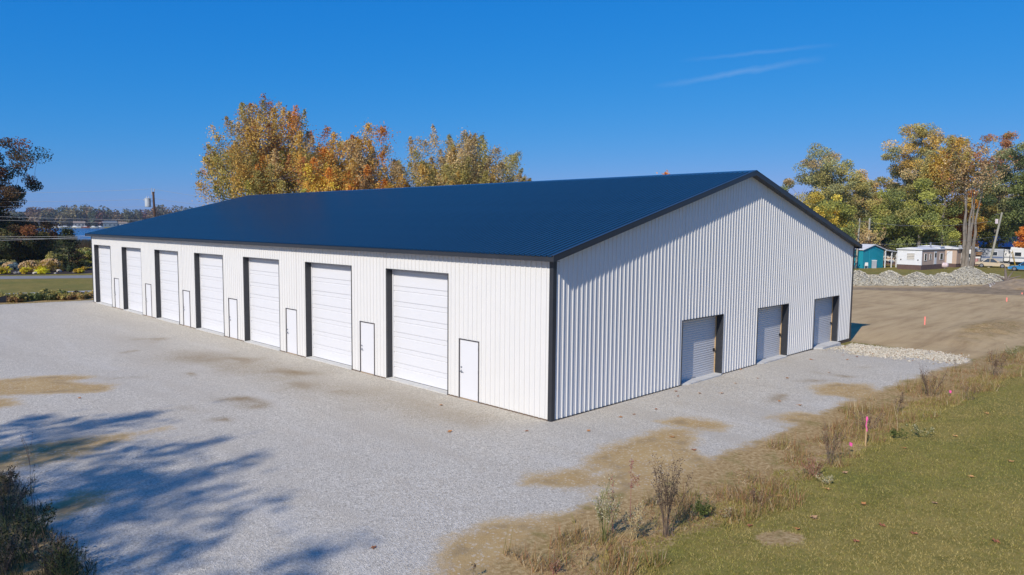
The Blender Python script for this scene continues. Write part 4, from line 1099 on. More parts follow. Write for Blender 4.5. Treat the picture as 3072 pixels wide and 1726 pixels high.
for i in range(24):
    px = -24+i*13+random.uniform(-5, 5); py = 906-(px/280)*11+random.uniform(-4, 3)
    tl = random.Random(i+300)
    a_, b_ = tl.choice(((OLIVE, GREEN), (DGREEN, OLIVE), (GREEN, DGREEN), (BROWN, OLIVE))) if px < 205 else (TAN, OLIVE)
    g_ = 0 if px < 205 else 1
    lab = ('%s leafy dark green weed clump from the left along the black fence', '%s short straw-coloured weed tuft counting towards the far building corner')[g_] % ORD[wk[g_]]; wk[g_] += 1
    mound(px, py, py-tl.uniform(18, 30) if px < 200 else py-tl.uniform(9, 16), tl.uniform(13, 20) if px < 205 else tl.uniform(7, 11), a_, b_, 'weed_clump', lab, 320+i, n=1500, lf=0.15, cat='weeds', group='weed clumps along the silt fence' if px < 205 else 'straw tufts near the far corner', style='feather')

# ------------------------------------------------------------------ poles and wires
POLEW = pmat('creosote_pole', (0.085, 0.048, 0.034), 0.85, 0.25, 3, stretch=(1, 1, .2))
POLEG = pmat('weathered_pole', (0.34, 0.33, 0.27), 0.85, 0.2, 3, stretch=(1, 1, .2))
GALV = pmat('galvanised_tank', (0.50, 0.54, 0.57), 0.4, 0.08, 2, spec=0.5)
pA = at(470, 96); ztop = zat(463, 572, pA)
e = empty('utility_pole', pA, view_yaw(470), 'brown utility pole with grey transformer can beyond the far roof end', 'utility pole')
zl = lambda py: zat(465, py, pA)-pA.z
mb = MB(); mb.tube((0, 0, -0.5), (-0.28, 0, zl(576)), 0.17, 0.13, 10); mb.build('post', POLEW, e)
mb = MB(); tx = -0.95; tz = zl(622); mb.lathe([(0.30, 0), (0.34, 0.03), (0.34, 0.10), (0.36, 0.12), (0.36, 1.05), (0.39, 1.08), (0.39, 1.14), (0.2, 1.2)], 14, (tx, 0, tz)); mb.build('transformer', GALV, e)
mb = MB()
for a in (-0.12, 0.12): mb.tube((tx+a, 0, tz+1.15), (tx+a, 0, tz+1.45), 0.045, 0.03, 6)
mb.tube((tx+0.3, 0, tz+0.8), (-0.3, 0, tz+0.8), 0.04, n=5); mb.tube((tx-.38, 0, tz+.9), (tx-.55, 0, tz+.9), .06, n=6); mb.build('bushings', GALV, e)
mb = MB(); mb.tube((-0.45, 0, zl(582)), (-0.45, 0, zl(566)), 0.035, n=6); mb.tube((-0.15, 0, zl(580)), (-0.15, 0, zl(567)), 0.045, 0.06, 6); mb.box(-0.5, -0.1, -0.06, 0.06, zl(584), zl(582)); mb.build('insulators', pmat('porcelain', (0.5, 0.5, 0.5), 0.3, 0.1, 3), e)
WIRE = pmat('aluminium_wire', (0.22, 0.23, 0.25), 0.5, 0.1, 1); WIREB = pmat('bright_wire', (0.38, 0.38, 0.38), 0.4, 0.1, 1)
def wire(a, b_, sag, rad, mat, label, n=20):
    pts = [a.lerp(b_, i/n)-Vector((0, 0, sag*4*(i/n)*(1-i/n))) for i in range(n+1)]
    mb = MB(); o = pts[0]; mb.path([q-o for q in pts], [rad]*(n+1), 4)
    return tag(mb.build('power_line', mat, loc=o), label, 'power line', 'power lines')
def pt3(px, py, depth):
    p = at(px, depth); return Vector((p.x, p.y, zat(px, py, p)))
for (pyl, pyp, lab) in ((577, 567, 'topmost dark wire running left from the pole top'), (602, 597, 'second dark wire from the pole, level with the transformer top'), (614, 620, 'third thin dark wire left of the transformer')):
    wire(pt3(-140, pyl, 96), pt3(462, pyp, 96), 0.25, 0.016, WIRE, lab)
for (pyl, pyp, lab) in ((645, 661, 'upper pale cable crossing in front of the far wooded shore'), (656, 670, 'lower pale cable crossing in front of the far wooded shore')):
    wire(pt3(-140, pyl, 96), pt3(469, pyp, 96), 0.1, 0.013, WIREB, lab)
wire(pt3(462, 567, 96), pt3(760, 606, 96), 0.2, 0.016, WIRE, 'dark wire dropping right from the pole top towards the maple')
wire(pt3(467, 596, 96), pt3(640, 618, 96), 0.1, 0.016, WIRE, 'second wire dropping right from the pole to the roof')
ms = Vector((0.25, BL+0.12, 4.98))
wire(pt3(-140, 703, 62), ms+Vector((0, 0.02, 0.12)), 0.15, 0.011, WIREB, 'upper pale service cable reaching the far building corner')
wire(pt3(-140, 711, 62), ms+Vector((0, 0.02, -0.15)), 0.05, 0.011, WIREB, 'lower pale service cable reaching the far building corner')
wire(pt3(-140, 722, 62), ms+Vector((0, 0.02, 0.05)), 0.1, 0.02, WIRE, 'dark sagging service cable reaching the far building corner')
def pole(px, base, top, topx, r0, mat, label, bits=True):
    p = G(px, base); p.z = ground_h(p.x, p.y); H = zat(topx, top, p)-p.z
    yaw = view_yaw(px); e = empty('utility_pole', p, yaw, label, 'utility pole', 'poles by the trailers')
    dx = (topx-px)*(p-Vector(CAMP)).length/F
    mb = MB(); mb.tube((0, 0, -0.3), (dx, 0, H), r0, r0*0.7, 9); mb.build('post', mat, e)
    return e, p, H, dx
e, pL, HL, dxl = pole(2965, 803, 638, 2986, 0.19, POLEG, 'leaning green-grey pole with a small lamp box in front of the tan sedan')
mb = MB(); mb.box(dxl*0.78-0.55, dxl*0.78-0.15, -0.2, 0.2, HL*0.80, HL*0.80+0.75); mb.build('lamp_box', pmat('pinkish_box', (0.55, 0.48, 0.50), 0.5, 0.1, 3), e)
mb = MB(); mb.tube((dxl, 0, HL-0.2), (dxl-1.0, 0, HL-0.3), 0.03, n=5); mb.build('bracket', STEELG, e)
e, p2, H2, _ = pole(2567, 806, 655, 2571, 0.16, POLEG, 'grey pole standing in front of the teal shed')
e, p3, H3, _ = pole(2601, 797, 655, 2602, 0.2, POLEG, 'thicker weathered pole right behind the teal shed roof')
wire(Vector((p2.x, p2.y, p2.z+H2-0.4)), pL+Vector((0, 0, HL-1.4)), 0.8, 0.02, WIRE, 'sagging wire from the grey pole to the leaning pole')
wire(Vector((p2.x, p2.y, p2.z+H2*0.5)), pL+Vector((0, 0, HL*0.55)), 0.5, 0.02, WIRE, 'lower wire strung across above the white trailer')

# ------------------------------------------------------------------ the trailer park
GLASS = glassmat('dark_glass')
ALU = pmat('white_aluminium', (0.72, 0.73, 0.74), 0.45, 0.05, 1.2, dirt=(0.55, 0.53, 0.48, 0.5))
TANS = pmat('tan_siding', (0.50, 0.37, 0.28), 0.7, 0.06, 1.5)
CREAM = pmat('cream_aluminium', (0.66, 0.62, 0.55), 0.5, 0.06, 1, dirt=(0.45, 0.36, 0.28, 0.6))
SKIRT = pmat('brown_skirting', (0.12, 0.075, 0.065), 0.8, 0.15, 2)
ROOFW = pmat('white_roof_coat', (0.68, 0.69, 0.71), 0.6, 0.05, 1)
GREYM = pmat('grey_siding_panel', (0.35, 0.37, 0.40), 0.6, 0.1, 1.5)
def base_at(px, py):
    p = G(px, py); p.z = ground_h(p.x, p.y); return p
def window(e, face, a, z0, w, h, at_, trim=ALU, slats=0):
    """window on a wall of e: face 'y' wall at y=at_ looking -y, or 'x' wall at x=at_ looking +x"""
    def bx(mb, a0, a1, o0, o1, z0_, z1_):
        if face == 'y': mb.box(a0, a1, at_-o1, at_-o0, z0_, z1_)
        else: mb.box(at_+o0, at_+o1, a0, a1, z0_, z1_)
    mb = MB(); bx(mb, a-w/2, a+w/2, 0.004, 0.03, z0, z0+h)
    o = mb.build('window', GLASS, e)
    mb = MB(); t = 0.06
    bx(mb, a-w/2-t, a+w/2+t, 0.004, 0.06, z0-t, z0); bx(mb, a-w/2-t, a+w/2+t, 0.004, 0.06, z0+h, z0+h+t)
    bx(mb, a-w/2-t, a-w/2, 0.004, 0.06, z0, z0+h); bx(mb, a+w/2, a+w/2+t, 0.004, 0.06, z0, z0+h)
    mb.build('frame', trim, o)
    for k in range(slats):
        mb = MB(); z = z0+h*(k+0.5)/slats; bx(mb, a-w/2+0.02, a+w/2-0.02, 0.03, 0.05, z-h/slats*0.40, z+h/slats*0.36); mb.build('slat', CREAM, o)
def siding(e, name, mat, x0, x1, y0, y1, z0, z1, step=0.2, faces='y'):
    """lapped siding: every course a proud board"""
    mb = MB(); mb.box(x0, x1, y0, y1, z0, z1); z = z0
    while z < z1-0.05:
        zt = min(z+step, z1)
        mb.quad((x0-0.02, y0-0.025, z), (x1+0.02, y0-0.025, z), (x1+0.005, y0-0.004, zt), (x0-0.005, y0-0.004, zt))
        mb.quad((x1+0.025, y0-0.02, z), (x1+0.025, y1, z), (x1+0.004, y1, zt), (x1+0.004, y0-0.005, zt))
        z += step
    return mb.build(name, mat, e)
# white and tan mobile home, white end to the camera
pm = base_at(2763, 811)
E1 = empty('mobile_home', pm, view_yaw(2763)-R(22), 'white-ended mobile home with tan side and brown skirting behind the stone pile', 'mobile home')
Wd, Ln, zf, zt = 3.55, 8.6, 0.75, 3.05           # local: near right corner at the origin, end wall along -x, side along +y
mb = MB(); mb.box(-Wd+.03, -0.03, 0.03, Ln-.03, 0, zf); mb.build('skirting', SKIRT, E1)
siding(E1, 'end_wall', ALU, -Wd, -0.002, 0.0, 0.10, zf, zt)
mb = MB(); mb.box(-Wd, 0.0, 0.10, Ln, zf, zt); mb.build('side_wall', TANS, E1)
mb = MB(); mb.prism([(-Wd-.15, zt), (.15, zt), (.15, zt+.12), (-Wd/2, zt+.36), (-Wd-.15, zt+.12)], -0.2, Ln+.2); mb.build('roof', ROOFW, E1)
window(E1, 'y', -Wd/2+0.2, 1.55, 1.05, 0.95, 0.0, slats=4)
for y, z0, w, h in ((1.3, 1.45, 0.75, 1.0), (3.0, 1.6, 0.5, 0.75), (7.2, 1.5, 1.1, 0.9)): window(E1, 'x', y, z0, w, h, 0.0)
mb = MB(); mb.box(0.003, 0.04, 4.5, 5.35, zf+.05, zf+2.0); dO = mb.build('door', ALU, E1); mb = MB(); mb.box(0.04, 0.06, 4.65, 5.2, zf+1.1, zf+1.8); mb.build('pane', GLASS, dO)
mb = MB(); mb.tube((-1.0, 5.5, zt+.2), (-1.0, 5.5, zt+.9), 0.12, n=8); mb.lathe([(0.18, 0), (0.2, .1), (0.05, .22)], 8, (-1.0, 5.5, zt+.9)); mb.build('flue', STEELG, E1)
mb = MB(); mb.box(-Wd+.1, -.1, 6.9, Ln-0.01, zt+.10, zt+.45); mb.prism([(-Wd-.1, zt+.45), (.1, zt+.45), (-Wd/2, zt+.62)], 6.7, Ln+.3); mb.build('raised_roof', ROOFW, E1)
for x in (-Wd+.55, -.5):
    mb = MB(); mb.box(x-.08, x+.08, -0.06, -0.026, 1.42, 1.6); mb.build('wall_lamp', BLACK, E1)
# second, wider mobile home behind to the right
p = base_at(2868, 803)
E2 = empty('mobile_home', p, view_yaw(2868)-R(18), 'tan mobile home with a porch behind the white-ended one', 'mobile home')
mb = MB(); mb.box(-3.6, 0, 0, 9, .6, 3.0); mb.build('wall', TANS, E2)
mb = MB(); mb.box(-3.55, -.05, 0.03, 8.97, 0, .6); mb.build('skirting', SKIRT, E2)
mb = MB(); mb.prism([(-3.9, 3.0), (.3, 3.0), (.3, 3.15), (-1.8, 3.5), (-3.9, 3.15)], -.3, 9.3); mb.build('roof', ROOFW, E2)
for x in (-2.9, -2.1): window(E2, 'y', x, 1.3, 0.6, 1.1, 0.0)
mb = MB(); mb.box(-1.45, -.65, -.04, -.004, .65, 2.65); mb.build('door', ALU, E2)
# cream trailer behind the shed canopy
p = base_at(2692, 795)
E3 = empty('mobile_home', p, view_yaw(2680)+R(8), 'long cream trailer seen between the white canopy posts', 'mobile home')
mb = MB(); mb.box(-7.8, 0.6, 0, 3.4, .6, 3.0); mb.build('wall', CREAM, E3)
mb = MB(); mb.box(-7.7, .5, .04, 3.3, 0, .6); mb.build('skirting', SKIRT, E3)
mb = MB(); mb.prism([(-.3, 3.0), (3.7, 3.0), (1.7, 3.5)], -8.0, .8, 'x'); mb.build('roof', pmat('weathered_brown_roof', (0.13, 0.10, 0.085), 0.9, 0.2, 1.5), E3)
for x in (-6.6, -1.3): window(E3, 'y', x, 1.5, 1.1, .75, 0.0)
mb = MB(); mb.box(-4.9, -4.1, -.04, -.004, .65, 2.6); mb.build('door', ALU, E3)
for i in range(7):
    mb = MB(); mb.box(-7.78+i*1.2, -7.78+i*1.2+1.16, -.03, -.003, .95, 1.2); mb.build('trim_band', pmat('rusty_band', (0.38, 0.27, 0.2), .7, .2, 2), E3)
# white camper at the right of the homes
def camper(px, py, yaw, L_, H, label, col=ALU, stripe=(0.3, 0.32, 0.35), face=True):
    p = base_at(px, py); e = empty('camper_trailer', p, view_yaw(px)+yaw, label, 'camper')
    mb = MB(); w = 2.3
    prof = [(0, .55), (w, .55), (w, H-.25), (w-.2, H), (.2, H), (0, H-.25)]
    # local x along the length, front wall at y=0 to the camera
    mb.prism([(a, b_) for a, b_ in prof], -L_/2, L_/2, 'x'); mb.build('body', col, e)
    mb = MB(); mb.box(-L_/2+.05, L_/2-.05, -.025, -.003, 1.15, 1.4); mb.build('stripe', pmat('stripe_%d' % int(stripe[2]*100), stripe, .5, .1, 2), e)
    for x in (-L_*0.28, L_*0.22): window(e, 'y', x, 1.6, 1.0 if L_ > 4 else 0.8, .65, 0.0)
    for x in (-.5, .5):
        mb = MB(); mb.tube((x, -.02, .34), (x, .2, .34), .34, n=12); wh = mb.build('wheel', BLACK, e)
        mb = MB(); mb.tube((x, -.035, .34), (x, -.02, .34), .19, n=10); mb.build('rim', STEELG, wh)
    mb = MB(); mb.tube((L_/2, 1.1, .5), (L_/2+1.1, 1.1, .45), .05, n=6); mb.tube((L_/2+1.0, 1.1, 0), (L_/2+1.0, 1.1, .5), .04, n=6); mb.build('hitch', BLACK, e)
    return e
camper(2885, 802, R(14), 3.4, 2.9, 'white camper with one wide window right of the tan mobile home')
camper(2958, 793, R(-5), 5.0, 2.8, 'dark-windowed blue-grey camper behind the tan sedan roof', GREYM, (0.1, 0.14, 0.25))
camper(3018, 793, R(-4), 4.6, 2.7, 'white camper with grey stripe right of the leaning pole')
camper(3082, 797, R(-20), 5.5, 3.2, 'tall white motorhome cut by the right edge', ALU, (0.2, 0.24, 0.3))
camper(2918, 775, R(10), 4.4, 3.0, 'small pale camper far behind the bare grey trunks', CREAM, (0.4, 0.4, 0.38))
# teal shed with lean-to canopy
TEAL = pmat('teal_painted_siding', (0.012, 0.27, 0.36), 0.55, 0.05, 2)
p = base_at(2587, 806)
E4 = empty('teal_shed', p, view_yaw(2587)-R(33), 'bright teal shed with white-edged roof beside the building corner', 'shed')
# local: near corner at the origin; lit wall along -x (y=0), gable wall along +y (x=0)
mb = MB(); mb.box(-4.6, 0, 0, 5.4, 0, 2.9); mb.prism([(0, 2.9), (5.4, 2.9), (2.7, 3.6)], -4.6, 0, 'x'); mb.build('wall', TEAL, E4)
for i in range(15):
    mb = MB(); mb.box(-4.6+i*.31, -4.6+i*.31+.29, -.022, -.002, 0.02, 2.85); mb.build('board', TEAL, E4)
for i in range(17):
    y = i*.318; h = 2.9+.7*(1-abs(y+.15-2.7)/2.7)-.06
    mb = MB(); mb.box(.002, .022, y, y+.298, 0.02, h); mb.build('board', TEAL, E4)
mb = MB()
for a, b_ in (((-.25, 2.86), (2.7, 3.64)), ((5.65, 2.86), (2.7, 3.64))):
    mb.prism([a, b_, (b_[0], b_[1]+.1), (a[0], a[1]+.1)], -4.8, .25, 'x')
mb.build('roof', ROOFW, E4)
mb = MB(); mb.tube((.06, 1.6, 0.3), (.06, 1.6, 3.25), .03, n=6); mb.build('downpipe', TEAL, E4)
mb = MB(); mb.prism([(5.65, 2.75), (9.0, 2.45), (9.0, 2.57), (5.65, 2.9)], -4.2, .3, 'x'); cano = mb.build('canopy', ROOFW, E4)
for y in (5.75, 7.5, 8.85):
    mb = MB(); mb.box(.05, .19, y-.07, y+.07, 0, 2.75-(y-5.65)*.09); mb.build('post', ALU, cano)
# things standing about the shed
def onbase(px, py): return base_at(px, py)
CHW = pmat('white_plastic', (0.72, 0.72, 0.70), .5, .05, 3)
p = onbase(2597, 806); e = empty('plastic_chair', p, view_yaw(2597)+R(200), 'white plastic garden chair against the teal shed', 'chair')
mb = MB(); mb.box(-.25, .25, -.25, .25, .42, .46); mb.build('seat', CHW, e)
mb = MB(); mb.prism([(-.25, .46), (.25, .46), (.22, .95), (-.22, .95)], .22, .26); mb.build('backrest', CHW, e)
for x in (-.23, .23):
    for y in (-.22, .22): mb = MB(); mb.tube((x, y, 0), (x*.95, y*.95, .43), .025, n=5); mb.build('leg', CHW, e)
    mb = MB(); mb.box(x-.03, x+.03, -.25, .25, .66, .69); mb.build('armrest', CHW, e)
p = onbase(2606, 801); e = empty('gas_meter', p, view_yaw(2606), 'white and grey utility meter on a pipe by the teal shed', 'meter')
mb = MB(); mb.tube((0, 0, 0), (0, 0, 1.3), .05, n=6); mb.tube((0, 0, 1.3), (.35, 0, 1.7), .05, n=6); mb.build('pipe', STEELG, e)
mb = MB(); mb.box(-.2, .2, -.14, .14, 1.0, 1.5); mb.lathe([(.15, 0), (.17, .1), (.05, .2)], 10, (.35, 0, 1.7)); mb.build('meter_body', CHW, e)
p = onbase(2589, 804); tag(MB().tube((0, 0, 0), (-.5, .3, 2.4), .04, n=6).box(-.45, -.1, -.05, .05, 1.6, 2.3).build('leaning_sign', WOODTAN, loc=p), 'wooden post with a small pale board leaning on the teal shed', 'sign')
p = onbase(2620, 805); e = empty('chest_freezer', p, view_yaw(2620)+R(20), 'grey-white box freezer beside the shed canopy', 'freezer')
mb = MB(); mb.box(-.35, .35, -.3, .3, 0, 1.2); mb.build('cabinet', GREYM, e); mb = MB(); mb.box(-.37, .37, -.32, .32, 1.2, 1.28); mb.build('lid', CHW, e)
p = onbase(2632, 803); e = empty('rain_barrel', p, 0, 'dark barrel right of the box freezer', 'barrel')
mb = MB(); mb.lathe([(.36, 0), (.42, .3), (.42, .6), (.36, .95)], 14); mb.build('barrel_body', pmat('dark_plastic', (.05, .055, .065), .6, .15, 2), e); mb = MB(); mb.lathe([(.38, .95), (.38, 1.0), (.1, 1.02)], 14); mb.build('lid', BLACK, e)
p = onbase(2672, 799); e = empty('grill', p, view_yaw(2672), 'covered blue-grey barbecue grill in front of the cream trailer', 'grill')
mb = MB(); mb.blob((0, 0, .75), .42, .34, .34, 5, .06, 10, 6); mb.build('cover', pmat('blue_grey_cover', (.22, .26, .32), .8, .1, 3), e)
for a in (0, 2.1, 4.2): mb = MB(); mb.tube((.28*math.cos(a), .28*math.sin(a), 0), (.15*math.cos(a), .15*math.sin(a), .6), .02, n=5); mb.build('leg', STEELG, e)
p = onbase(2806, 806); e = empty('air_conditioner', p, view_yaw(2806)-R(20), 'white-cased air conditioner with dark grille beside the tan wall', 'air conditioner')
mb = MB(); mb.box(-.5, .5, -.4, .4, 0.05, 1.1); mb.build('casing', CHW, e)
for i in range(7): mb = MB(); mb.box(-.36, .2, -.43, -.403, .2+i*.115, .2+i*.115+.08); mb.build('grille_bar', BLACK, e)
p = onbase(2824, 806); e = empty('propane_tank', p, view_yaw(2824)-R(20), 'pale pink tank lying beside the air conditioner', 'tank')
mb = MB(); mb.tube((-.75, 0, .55), (.75, 0, .55), .42, n=14); mb.blob((-.75, 0, .55), .25, .41, .41, 1, .01, 10, 6); mb.blob((.75, 0, .55), .25, .41, .41, 2, .01, 10, 6); mb.build('shell', pmat('pink_white_paint', (.62, .5, .5), .5, .08, 2), e, smooth=True)
for x in (-.5, .5): mb = MB(); mb.box(x-.06, x+.06, -.3, .3, 0, .2); mb.build('foot', STEELG, e)
p = onbase(2830, 800); e = empty('wheelbarrow', p, view_yaw(2830)+R(60), 'dark wheelbarrow tipped up by the tan mobile home', 'wheelbarrow')
mb = MB(); mb.prism([(-.5, .4), (.4, .4), (.65, .85), (-.6, .85)], -.32, .32); mb.build('tray', pmat('dark_green_paint', (.03, .05, .05), .5, .1, 2), e)
mb = MB(); mb.tube((.75, -.05, .22), (.75, .05, .22), .22, n=12); mb.build('wheel', BLACK, e)
for y in (-.25, .25): mb = MB(); mb.tube((.75, y*.3, .25), (-1.1, y*1.2, .7), .025, n=5); mb.tube((-.3, y, .4), (-.4, y, 0), .025, n=5); mb.build('handle', WOODTAN, e)
# low wooden shed with a red panel
p = base_at(2912, 797); E5 = empty('wooden_shed', p, view_yaw(2912)-R(4), 'low weathered wooden shed with brown roof and faded red doors', 'shed')
GREYW = pmat('weathered_boards', (.27, .245, .22), .9, .2, 3, stretch=(1, 1, .3)); REDW = pmat('faded_red_boards', (.36, .14, .135), .85, .15, 3)
mb = MB(); mb.box(-1.35, 1.35, 0, 2.2, 0, 1.9); mb.build('wall', GREYW, E5)
for i in range(9):
    mb = MB(); mb.box(-1.34+i*.298, -1.34+i*.298+.28, -.025, -.002, .02, 1.2); mb.build('board', REDW if 3 <= i <= 7 else GREYW, E5)
mb = MB(); mb.box(-1.34, 1.34, -.03, -.002, 1.3, 1.55); mb.build('white_strip', ALU, E5)
mb = MB(); mb.prism([(-.35, 1.85), (2.4, 2.15), (2.4, 2.28), (-.35, 1.98)], -1.5, 1.5, 'x'); mb.build('roof', pmat('rust_brown_roof', (.30, .17, .075), .85, .15, 2), E5)
mb = MB(); mb.box(.72, .80, -.09, -.03, .02, 1.3); mb.build('post', pmat('pink_post', (.6, .42, .42), .7, .1, 2), E5)
# blue-roofed house among the trees
p = at(3030, 142); E6 = empty('blue_roofed_house', p, view_yaw(3030)+R(8), 'grey house with pale blue metal roof among the dark trees', 'house')
zz = zat(3030, 738, p)-p.z; zr = zat(3030, 709, p)-p.z
mb = MB(); mb.box(-4.2, 4.2, 0, 7, 0, zz); mb.build('wall', pmat('dark_grey_siding', (.14, .155, .17), .8, .12, 1), E6)
mb = MB(); mb.prism([(-.9, zz-.2), (7.6, zz-.2), (3.4, zr)], -5, 5, 'x'); mb.build('roof', pmat('pale_blue_roof', (.20, .36, .58), .35, .2, .8), E6)
for x in (-2.4, .2, 2.6): window(E6, 'y', x, 1.2, 1.2, 1.1, 0.0)
mb = MB(); mb.box(1.1, 1.9, -.05, -.004, 0, 2.0); mb.build('door', GREYM, E6)
# cars
def car(px, py, yaw, L_, col, label, H=1.42):
    p = base_at(px, py); e = empty('parked_car', p, view_yaw(px)+yaw, label, 'car', 'cars parked at the trailer park')
    paint = pmat('car_paint_%d' % int(col[2]*1000), col, .28, .04, 1, spec=.6, coat=.5)
    h = L_/2; w = .86
    low = [(-h, .38), (-h+.05, .30), (h-.1, .28), (h, .38), (h-.02, .62), (h-.25, .72), (h*.36, .86), (-h*.52, .92), (-h+.2, .93), (-h+.02, .80)]
    mb = MB(); n = len(low); i0 = 0
    for sy, k in ((-w, .94), (-w-.03, 1.0), (w+.03, 1.0), (w, .94)):
        for x, z in low: mb.v.append((x*k if k < 1 else x, sy, .58+(z-.58)*(1 if k == 1.0 else .96)))
    for j in range(3):
        for q in range(n): mb.f.append((j*n+q, j*n+(q+1) % n, (j+1)*n+(q+1) % n, (j+1)*n+q))
    mb.f.append(tuple(range(n))[::-1]); mb.f.append(tuple(range(3*n, 4*n)))
    body = mb.build('body', paint, e, smooth=False)
    b0, b1, t0, t1 = -h*.60, h*.40, -h*.30, h*.08
    mb = MB()
    A = [(b0, -w+.02, .92), (b1, -w+.02, .86), (b1, w-.02, .86), (b0, w-.02, .92)]; B = [(t0, -w+.22, H), (t1, -w+.22, H), (t1, w-.22, H), (t0, w-.22, H)]
    for k in range(4): mb.quad(A[k], A[(k+1) % 4], B[(k+1) % 4], B[k])
    gl = mb.build('windows', GLASS, e)
    mb = MB(); mb.box(t0-.04, t1+.04, -w+.19, w-.19, H, H+.05); mb.build('roof', paint, e)
    mb = MB()
    for sy in (-1, 1):
        for xa, xb in ((b0, t0), (b1, t1), ((b0+b1)/2-.05, (t0+t1)/2-.03)): mb.tube((xa, sy*(w-.015), .90), (xb, sy*(w-.21), H+.02), .05, n=5)
    mb.build('pillars', paint, e)
    for x in (-h*.60, h*.62):
        for sy in (-1, 1):
            mb = MB(); mb.tube((x, sy*(w-.16), .33), (x, sy*(w+.045), .33), .33, n=16); wh = mb.build('wheel', BLACK, e)
            mb = MB(); mb.tube((x, sy*(w+.046), .33), (x, sy*(w+.06), .33), .21, n=12); mb.build('rim', STEELG, wh)
    for sy in (-1, 1):
        mb = MB(); mb.box(h-.10, h+.015, sy*.62-.18, sy*.62+.18, .55, .68); mb.build('headlight', pmat('lamp_glass', (.7, .7, .68), .15, .05, 2), e)
        mb = MB(); mb.box(-h-.015, -h+.08, sy*.62-.18, sy*.62+.18, .62, .80); mb.build('tail_light', pmat('tail_lamp', (.4, .03, .03), .25, .05, 2), e)
        mb = MB(); mb.box(b1-.25, b1-.08, sy*(w+.08)-.08, sy*(w+.08)+.08, .90, 1.02); mb.build('mirror', paint, e)
    mb = MB(); mb.box(-h-.03, -h+.05, -.8, .8, .34, .52); mb.box(h-.06, h+.03, -.8, .8, .32, .50); mb.build('bumpers', paint, e)
    return e
car(2976, 803, R(-4), 4.7, (.55, .46, .33), 'tan four-door sedan parked side-on behind the leaning pole')
car(3078, 814, R(172), 4.4, (.03, .20, .42), 'bright blue car cut by the right edge')
p = base_at(3046, 800)
tag(MB().tube((0, 0, 0), (-1.0, .5, 2.4), .05, n=6).tube((.35, 0, 0), (-.3, .5, 2.7), .05, n=6).box(-1.1, -.1, .42, .55, 2.3, 2.42).build('yellow_prop', pmat('yellow_paint', (.45, .30, .05), .6, .1, 3), loc=p), 'yellow leaning wooden props behind the blue car', 'props')

# ------------------------------------------------------------------ stone pile, spoil heap, stumps
STONE = leafmat('broken_stone', 0.0, 0.9)
ICO = np.array([(1, 0, 0), (-1, 0, 0), (0, 1, 0), (0, -1, 0), (0, 0, 1), (0, 0, -1)], float)
OCT = np.array([(0, 2, 4), (2, 1, 4), (1, 3, 4), (3, 0, 4), (2, 0, 5), (1, 2, 5), (3, 1, 5), (0, 3, 5)])
def rocks(pts, size, cols, r):
    n = len(pts); v = ICO[None]*r.uniform(0.6, 1.25, (n, 6, 1))*np.array(size)[:, None, None]*r.uniform(.65, 1.2, (n, 1, 3))
    a = r.random(n)*6.28; b_ = r.uniform(-.6, .6, n); ca, sa, cb, sb = np.cos(a), np.sin(a), np.cos(b_), np.sin(b_)
    x = v[..., 0]*ca[:, None]-v[..., 1]*sa[:, None]; y = v[..., 0]*sa[:, None]+v[..., 1]*ca[:, None]; z = v[..., 2]
    y2 = y*cb[:, None]-z*sb[:, None]; z2 = y*sb[:, None]+z*cb[:, None]
    w = np.stack([x, y2, z2], -1)+pts[:, None, :]
    return w[:, OCT].reshape(-1, 3), np.repeat(cols, 8, 0)
bumps = []
for (px, base, top, hwp, dw) in ((2572, 862, 813, 48, 3.2), (2668, 862, 814, 50, 3.2), (2750, 864, 818, 48, 3.2), (2828, 862, 819, 45, 3.2), (2903, 858, 801, 62, 3.6), (2975, 852, 823, 42, 2.6), (2620, 862, 826, 40, 3.0), (2790, 862, 826, 40, 3.0), (2862, 860, 822, 40, 3)):
    p = G(px, base-6); d = (p-Vector(CAMP)).length; v2 = Vector((p.x-CX, p.y-CY)).normalized()
    c_ = Vector((p.x+v2.x*dw*0.8, p.y+v2.y*dw*0.8, 0)); H = zat(px, top, c_)
    bumps.append((c_, hwp*d/F, dw, max(.6, H), v2))
def pile_h(x, y):
    h = np.zeros(np.shape(x))
    for c_, hw, dw, H, v2 in bumps:
        a = (x-c_.x)*v2.x+(y-c_.y)*v2.y; b_ = (x-c_.x)*(-v2.y)+(y-c_.y)*v2.x
        rr = np.sqrt((a/dw)**2+(b_/hw)**2); h = np.maximum(h, H*np.clip(1.04-rr**1.35, 0, 1)**0.85)
    return h
po = bumps[3][0]
E7 = empty('stone_pile', (po.x, po.y, 0), 0, 'long pile of pale broken stone with a high mound at its right end', 'stone pile')
r = np.random.default_rng(77)
xs_ = np.linspace(55, 105, 170); ys_ = np.linspace(-6, 28, 130); PX, PY = np.meshgrid(xs_, ys_); PH = pile_h(PX, PY)
idx = np.arange(PX.size).reshape(PX.shape); q = np.stack([idx[:-1, :-1], idx[:-1, 1:], idx[1:, 1:], idx[1:, :-1]], -1).reshape(-1, 4)
keep = (PH.ravel()[q] > 0.01).any(1); q = q[keep]
used, inv = np.unique(q, return_inverse=True)
mb = MB(); flat = np.stack([PX.ravel()-po.x, PY.ravel()-po.y, PH.ravel()-.08], 1)[used]; mb.v = [tuple(t) for t in flat]; mb.f = [tuple(t) for t in inv.reshape(-1, 4)]
mb.build('mound', pmat('stone_rubble', (.36, .33, .25), .95, .3, 3, bump=.8), E7)
rx = r.uniform(55, 105, 60000); ry = r.uniform(-6, 28, 60000); hz = pile_h(rx, ry); k_ = hz > .02
rx, ry, hz = rx[k_][:15000], ry[k_][:15000], hz[k_][:15000]
